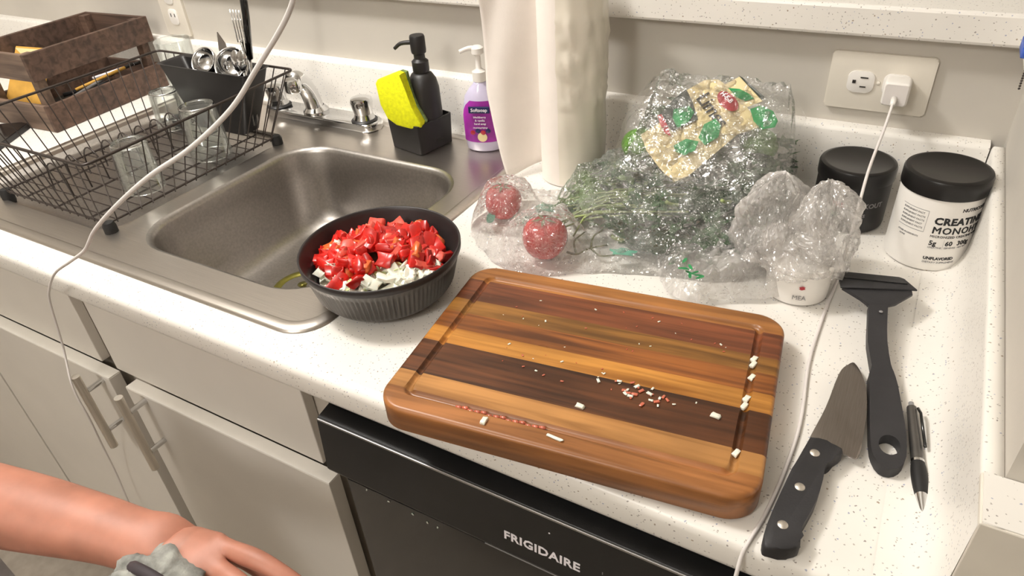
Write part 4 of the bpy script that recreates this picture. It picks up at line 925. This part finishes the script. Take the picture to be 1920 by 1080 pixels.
# lime bag at the back
lbg = thing('lime_bag', 'bag of limes with cream printed label lying on top of the greens by the wall', 'bag of limes', (.29, .50, .085))
zp = lambda o_: (lambda x, y: .0655 + .7 * (y - .42) + o_ + noise.noise(V((x * 38, y * 38, 0))) * .0016)
lower = [(0.215, 0.474), (0.239, 0.496), (0.273, 0.509), (0.324, 0.52), (0.364, 0.505), (0.335, 0.491), (0.319, 0.469), (0.294, 0.435), (0.279, 0.425), (0.255, 0.438), (0.23, 0.457)]
upper = [(0.254, 0.534), (0.272, 0.549), (0.289, 0.552), (0.314, 0.541), (0.337, 0.522), (0.36, 0.502), (0.335, 0.491), (0.31, 0.484), (0.281, 0.498)]
patch('label_lower', lower, zp(.0015), 'cream', lbg); lu = patch('label_upper', upper, zp(.0035), 'cream', lbg)
patch('label_corner', [(0.297, 0.543), (0.315, 0.557), (0.353, 0.53), (0.337, 0.522)], zp(.0050), 'cream', lbg)
patch('dark_stripe', [(0.313, 0.557), (0.319, 0.555), (0.353, 0.534), (0.352, 0.529)], zp(.0062), 'dkgreen', lbg)
patch('dark_print', [(0.231, 0.499), (0.242, 0.52), (0.253, 0.534), (0.267, 0.52), (0.282, 0.499), (0.27, 0.49), (0.255, 0.48)], zp(.0050), 'dkgreen', lbg)
for q in ([(0.306, 0.54), (0.32, 0.541), (0.332, 0.537), (0.342, 0.531), (0.332, 0.527), (0.32, 0.53)], [(0.341, 0.518), (0.353, 0.523), (0.369, 0.519), (0.378, 0.508), (0.377, 0.5), (0.362, 0.496), (0.35, 0.504)], [(0.247, 0.506), (0.265, 0.513), (0.275, 0.505), (0.272, 0.493), (0.261, 0.484), (0.25, 0.494)], [(0.292, 0.493), (0.304, 0.501), (0.313, 0.494), (0.315, 0.48), (0.302, 0.469), (0.291, 0.476)], [(0.264, 0.462), (0.276, 0.473), (0.293, 0.472), (0.292, 0.46), (0.282, 0.453), (0.269, 0.456)]): patch('leaf_print', q, zp(.0068), 'green_p', lbg)
patch('red_print', [(0.229, 0.496), (0.234, 0.498), (0.247, 0.485), (0.256, 0.473), (0.248, 0.475), (0.237, 0.485)], zp(.0066), 'red_p', lbg)
ov = patch('oval_emblem', blobo(.311, .524, .017, .0085, math.atan2(-.018, .030), 20, 0), zp(.0066), 'red_p', lbg)
K = math.cos(math.atan(.7))
def onlab(px, py, ang, off):
    z_ = zp(off)(px, py); ux = V((math.cos(ang), math.sin(ang), .7 * math.sin(ang))).normalized(); nn = V((0, -.7, 1)).normalized(); uy = nn.cross(ux)
    mm = Matrix((ux, uy, nn)).transposed().to_4x4(); return Matrix.Translation(V((px, py, z_)) - lbg.location) @ mm
text('label_lettering', 'Limes', .026, 'black_p', lu, T=onlab(.2695, .523, math.atan2(-.036, .046), .0062), ext=.0002, bold=.0002, space=.95)
text('emblem_lettering', 'H-E-B', .0085, 'white_p', ov, T=onlab(.2985, .5300, math.atan2(-.018, .030), .0085), bold=.0002)
for i, (x, y, z, lab) in enumerate(((.208, .492, .082, 'green lime at the left end of the lime bag'), (.245, .545, .095, 'green lime behind the dark corner of the label'), (.30, .545, .100, 'lime under the top of the cream label'), (.355, .535, .088, 'lime under the right part of the label'))):
    t = thing('lime', lab, 'lime', (x, y, z), i); bm = NB(); bmesh.ops.create_uvsphere(bm, u_segments=20, v_segments=14, radius=.022)
    for v in bm.verts: v.co.x *= 1.12 + (.15 * max(0, abs(v.co.x) / .022 - .8))
    obj('peel', bm, 'lime', t, smooth=True, w=False)
bm = NB(); g = []
for j in range(31):
    row = []
    for i in range(41):
        x = .178 + .225 * i / 40; y = .425 + .145 * j / 30; d = min(i, 40 - i) / 40; q = V((x, y, 0))
        z = .0655 + .7 * (y - .42) + .0080 + wr(q, 40, .006) + wr(q + V((1, 2, 0)), 95, .004) - max(0, y - .53) * .6 - max(0, .12 - d) ** 1.3 * .5 - max(0, 3 - min(j, 30 - j)) * .002
        row.append(bm.verts.new((x + .006 * noise.noise(q * 30), min(y + .004 * noise.noise(q * 33), .59), z)))
    g.append(row)
for a, b in zip(g, g[1:]):
    for i in range(40): bm.faces.new((a[i], a[i + 1], b[i + 1], b[i]))
obj('film_sheet', bm, 'netfilm', lbg)

# ------------------------------------------------------------------ second crumpled bag
cbg = thing('crumpled_bag', 'crumpled milky clear plastic bag bunched over the small white tub', 'plastic bag', (.43, .38, .001))
def lobe(c, r, tilt, rid, nu=96, nv=44, seed=0, zmin=None):
    bm = NB(); rows = []
    for j in range(nv + 1):
        th = PI * j / nv; row = []
        for i in range(nu):
            a = 2 * PI * i / nu; d = V((math.sin(th) * math.cos(a), math.sin(th) * math.sin(a), math.cos(th)))
            sw = a + .8 * d.z; rg = abs(noise.noise(V((math.cos(sw) * rid, math.sin(sw) * rid, d.z * .7 + seed)))) * .34 + abs(noise.noise(d * 5.5 + V((seed, 0, 0)))) * .13 + noise.noise(d * 14 + V((seed, 3, 0))) * .045
            k = .84 + rg + noise.noise(d * 1.7 + V((0, seed, 0))) * .42; p = V((d.x * r[0] * k, d.y * r[1] * k, d.z * r[2] * (.93 + rg * .4)))
            p = Matrix.Rotation(tilt[1], 3, 'Y') @ (Matrix.Rotation(tilt[0], 3, 'X') @ p) + V(c)
            if zmin and p.z < zmin: p.z = zmin + (p.z - zmin) * .1 + noise.noise(p * 90) * .002
            row.append(bm.verts.new(p))
        rows.append(row)
    for a, b in zip(rows, rows[1:]):
        for i in range(nu): bm.faces.new((a[i], a[(i + 1) % nu], b[(i + 1) % nu], b[i]))
    bmesh.ops.remove_doubles(bm, verts=bm.verts, dist=1e-6); return bm
obj('upright_fold', lobe((.408, .384, .068), (.036, .056, .054), (R(-24), R(4)), 3.4, nu=140, seed=1, zmin=.012), 'film2', cbg)
obj('right_fold', lobe((.470, .386, .064), (.034, .044, .058), (R(-12), R(-12)), 3.8, nu=140, seed=4, zmin=.026), 'film2', cbg)
obj('lower_fold', lobe((.440, .356, .050), (.046, .040, .026), (R(10), R(-6)), 3.0, nu=140, seed=7, zmin=.026), 'film2', cbg)
SK = [(.285, .360), (.300, .318), (.326, .283), (.356, .272), (.375, .290), (.402, .305), (.430, .318), (.452, .345), (.44, .39), (.40, .42), (.35, .415), (.31, .40)]
sk = [(p.x, p.y) for p in catmull([(*q, 0) for q in SK + [SK[0]]], 4)][:-1]; bm = NB(); rows = []; kx, kr = 130, 26; Ls = len(sk)
def board_top(x, y): 
    q = CBT.inverted() @ V((x, y, 0)); return TH + .002 if abs(q.x) < W2 + .002 and abs(q.y) < H2 + .002 else 0
for j in range(kr + 1):
    s_ = j / kr; row = []
    for i in range(kx):
        u = i / kx * Ls; a = sk[int(u) % Ls]; b = sk[(int(u) + 1) % Ls]; f = u - int(u); x = .375 + (a[0] + (b[0] - a[0]) * f - .375) * s_; y = .355 + (a[1] + (b[1] - a[1]) * f - .355) * s_
        q = V((x, y, 0)); e = min(1, (1 - s_) * 4); h = .006 + e * (.022 + .020 * sstep(.34, .42, x)) + (wr(q, 38, .016) + wr(q + V((5, 2, 1)), 90, .007)) * (.35 + .65 * e)
        row.append(bm.verts.new((x, y, max(h, board_top(x, y) + .0015 + wr(q, 80, .004)))))
    rows.append(row)
for a, b in zip(rows[1:], rows[2:]):
    for i in range(kx): bm.faces.new((a[i], a[(i + 1) % kx], b[(i + 1) % kx], b[i]))
obj('spread_skirt', bm, 'film2', cbg)
for i, (x, y, a_) in enumerate(((.336, .297, .4), (.343, .302, 2.2), (.351, .292, 1.0), (.346, .289, 2.8), (.357, .287, .2), (.334, .309, 1.5), (.349, .281, 1.9), (.360, .281, .9), (.340, .290, .1))):
    patch('green_print', blobo(x, y, .0058, .0019, a_, 10, .05), lambda x_, y_: .0345 + .0006 * i, 'green_p', cbg)

# ------------------------------------------------------------------ packet and bead chain on the bar
bk_ = thing('blue_packet', 'blue and green packet lying on the bar ledge at the right edge of frame', 'packet', (.626, .455, .2525))
obj('pouch', prism(rrect(-.034, .05, -.03, .03, .012), 0, .010, bev=.004), 'blue_p', bk_, auto=50, w=False)
obj('panel_print', prism(blobo(-.014, -.014, .014, .008, .3), .0101, .0106), 'green_k', bk_, w=False)
bc = thing('bead_chain', 'thin dark bead chain hanging off the bar ledge from the blue packet', 'chain', (.6035, .47, .25))
for k in range(22):
    t = k / 21; bm = NB(); bmesh.ops.create_icosphere(bm, subdivisions=1, radius=.0013); p = V((.606 - .002 * 0 - .003 * min(1, t * 3), .452 + .015 * t + .01 * math.sin(t * 3), .2545 - .050 * max(0, t - .2)))
    obj('bead', bm, 'black_wire', bc, smooth=True, loc=p - bc.location, w=False)

# ------------------------------------------------------------------ person: arm, hand with cloth
def skinned(name, chains, m_, parent, sub=2):
    me = D.meshes.new(name); vs = []; es = []; rad = []
    for ch in chains:
        st = ch.get('root'); 
        for p, r in ch['p']:
            vs.append(p); rad.append(r); i = len(vs) - 1
            if st is not None: es.append((st, i))
            st = i
        ch['i'] = len(vs) - 1
    me.from_pydata([V(v) - root_loc(parent) for v in vs], es, []); o = D.objects.new(name, me); C.objects.link(o); o.parent = parent
    sm = o.modifiers.new('skin', 'SKIN'); sm.use_smooth_shade = True
    for i, r in enumerate(rad): me.skin_vertices[0].data[i].radius = r
    me.skin_vertices[0].data[0].use_root = True
    s2 = o.modifiers.new('sub', 'SUBSURF'); s2.levels = sub; s2.render_levels = sub
    me.materials.append(M[m_]); return o
pe = thing('person', 'person in light grey shirt reaching in at lower left, hand holding a grey cloth', 'person', (-.15, -.30, FZ))
dz = -.040
arm = [((-.30, -.30, .02 + dz), (.045, .042)), ((-.20, -.262, .012 + dz), (.043, .040)), ((-.10, -.232, .006 + dz), (.038, .035)), ((-.02, -.210, .002 + dz), (.031, .027)), ((.035, -.200, .0 + dz), (.027, .020)), ((.060, -.196, .0 + dz), (.032, .018)), ((.083, -.194, -.002 + dz), (.034, .016))]
n0 = 5; n1 = 6
ch = [{'p': arm},
      {'root': 6, 'p': [((.092, -.174, .002 + dz), (.0105, .0100)), ((.128, -.170, .006 + dz), (.0092, .0088)), ((.160, -.168, -.002 + dz), (.0082, .0078)), ((.186, -.167, -.014 + dz), (.0068, .0066))]},
      {'root': 6, 'p': [((.096, -.190, .001 + dz), (.0105, .0100)), ((.134, -.193, .003 + dz), (.0094, .0090)), ((.162, -.196, -.012 + dz), (.0084, .0080)), ((.176, -.199, -.034 + dz), (.007, .0068))]},
      {'root': 6, 'p': [((.094, -.208, -.004 + dz), (.0100, .0096)), ((.128, -.214, -.006 + dz), (.0090, .0086)), ((.148, -.218, -.026 + dz), (.0080, .0076)), ((.148, -.214, -.046 + dz), (.0068, .0066))]},
      {'root': 5, 'p': [((.086, -.222, -.012 + dz), (.0090, .0088)), ((.114, -.232, -.016 + dz), (.0080, .0078)), ((.129, -.235, -.034 + dz), (.0070, .0068)), ((.126, -.229, -.050 + dz), (.006, .006))]},
      {'root': 4, 'p': [((.058, -.178, -.012 + dz), (.0125, .0120)), ((.086, -.162, -.026 + dz), (.0105, .0100)), ((.112, -.160, -.038 + dz), (.0092, .0088)), ((.134, -.168, -.044 + dz), (.0078, .0074))]}]
bd = skinned('body', ch, 'skin', pe)
tor = [{'p': [((-.19, -.37, -.50), (.15, .11)), ((-.19, -.37, -.25), (.14, .105)), ((-.20, -.375, -.02), (.145, .11)), ((-.23, -.40, .10), (.11, .09))]}, {'root': 2, 'p': [((-.24, -.31, .0), (.062, .058)), ((-.175, -.268, -.012), (.056, .052))]}]
shirt = skinned('shirt', tor, 'shirt', pe)
cl = thing('cloth', 'crumpled grey cloth held in the hand at the bottom left', 'cloth', (.075, -.225, -.075))
bm = lobe((.074, -.228, -.046), (.050, .034, .030), (0, R(10)), 2.0, seed=12, nu=64, nv=32); obj('fabric', bm, 'rag', cl, smooth=True)
obj('hem', tube([(.030, -.222, -.045), (.050, -.228, -.020), (.078, -.228, -.014), (.106, -.226, -.024), (.122, -.222, -.045)], .005, 8, sm=5), 'hair', cl, smooth=True)
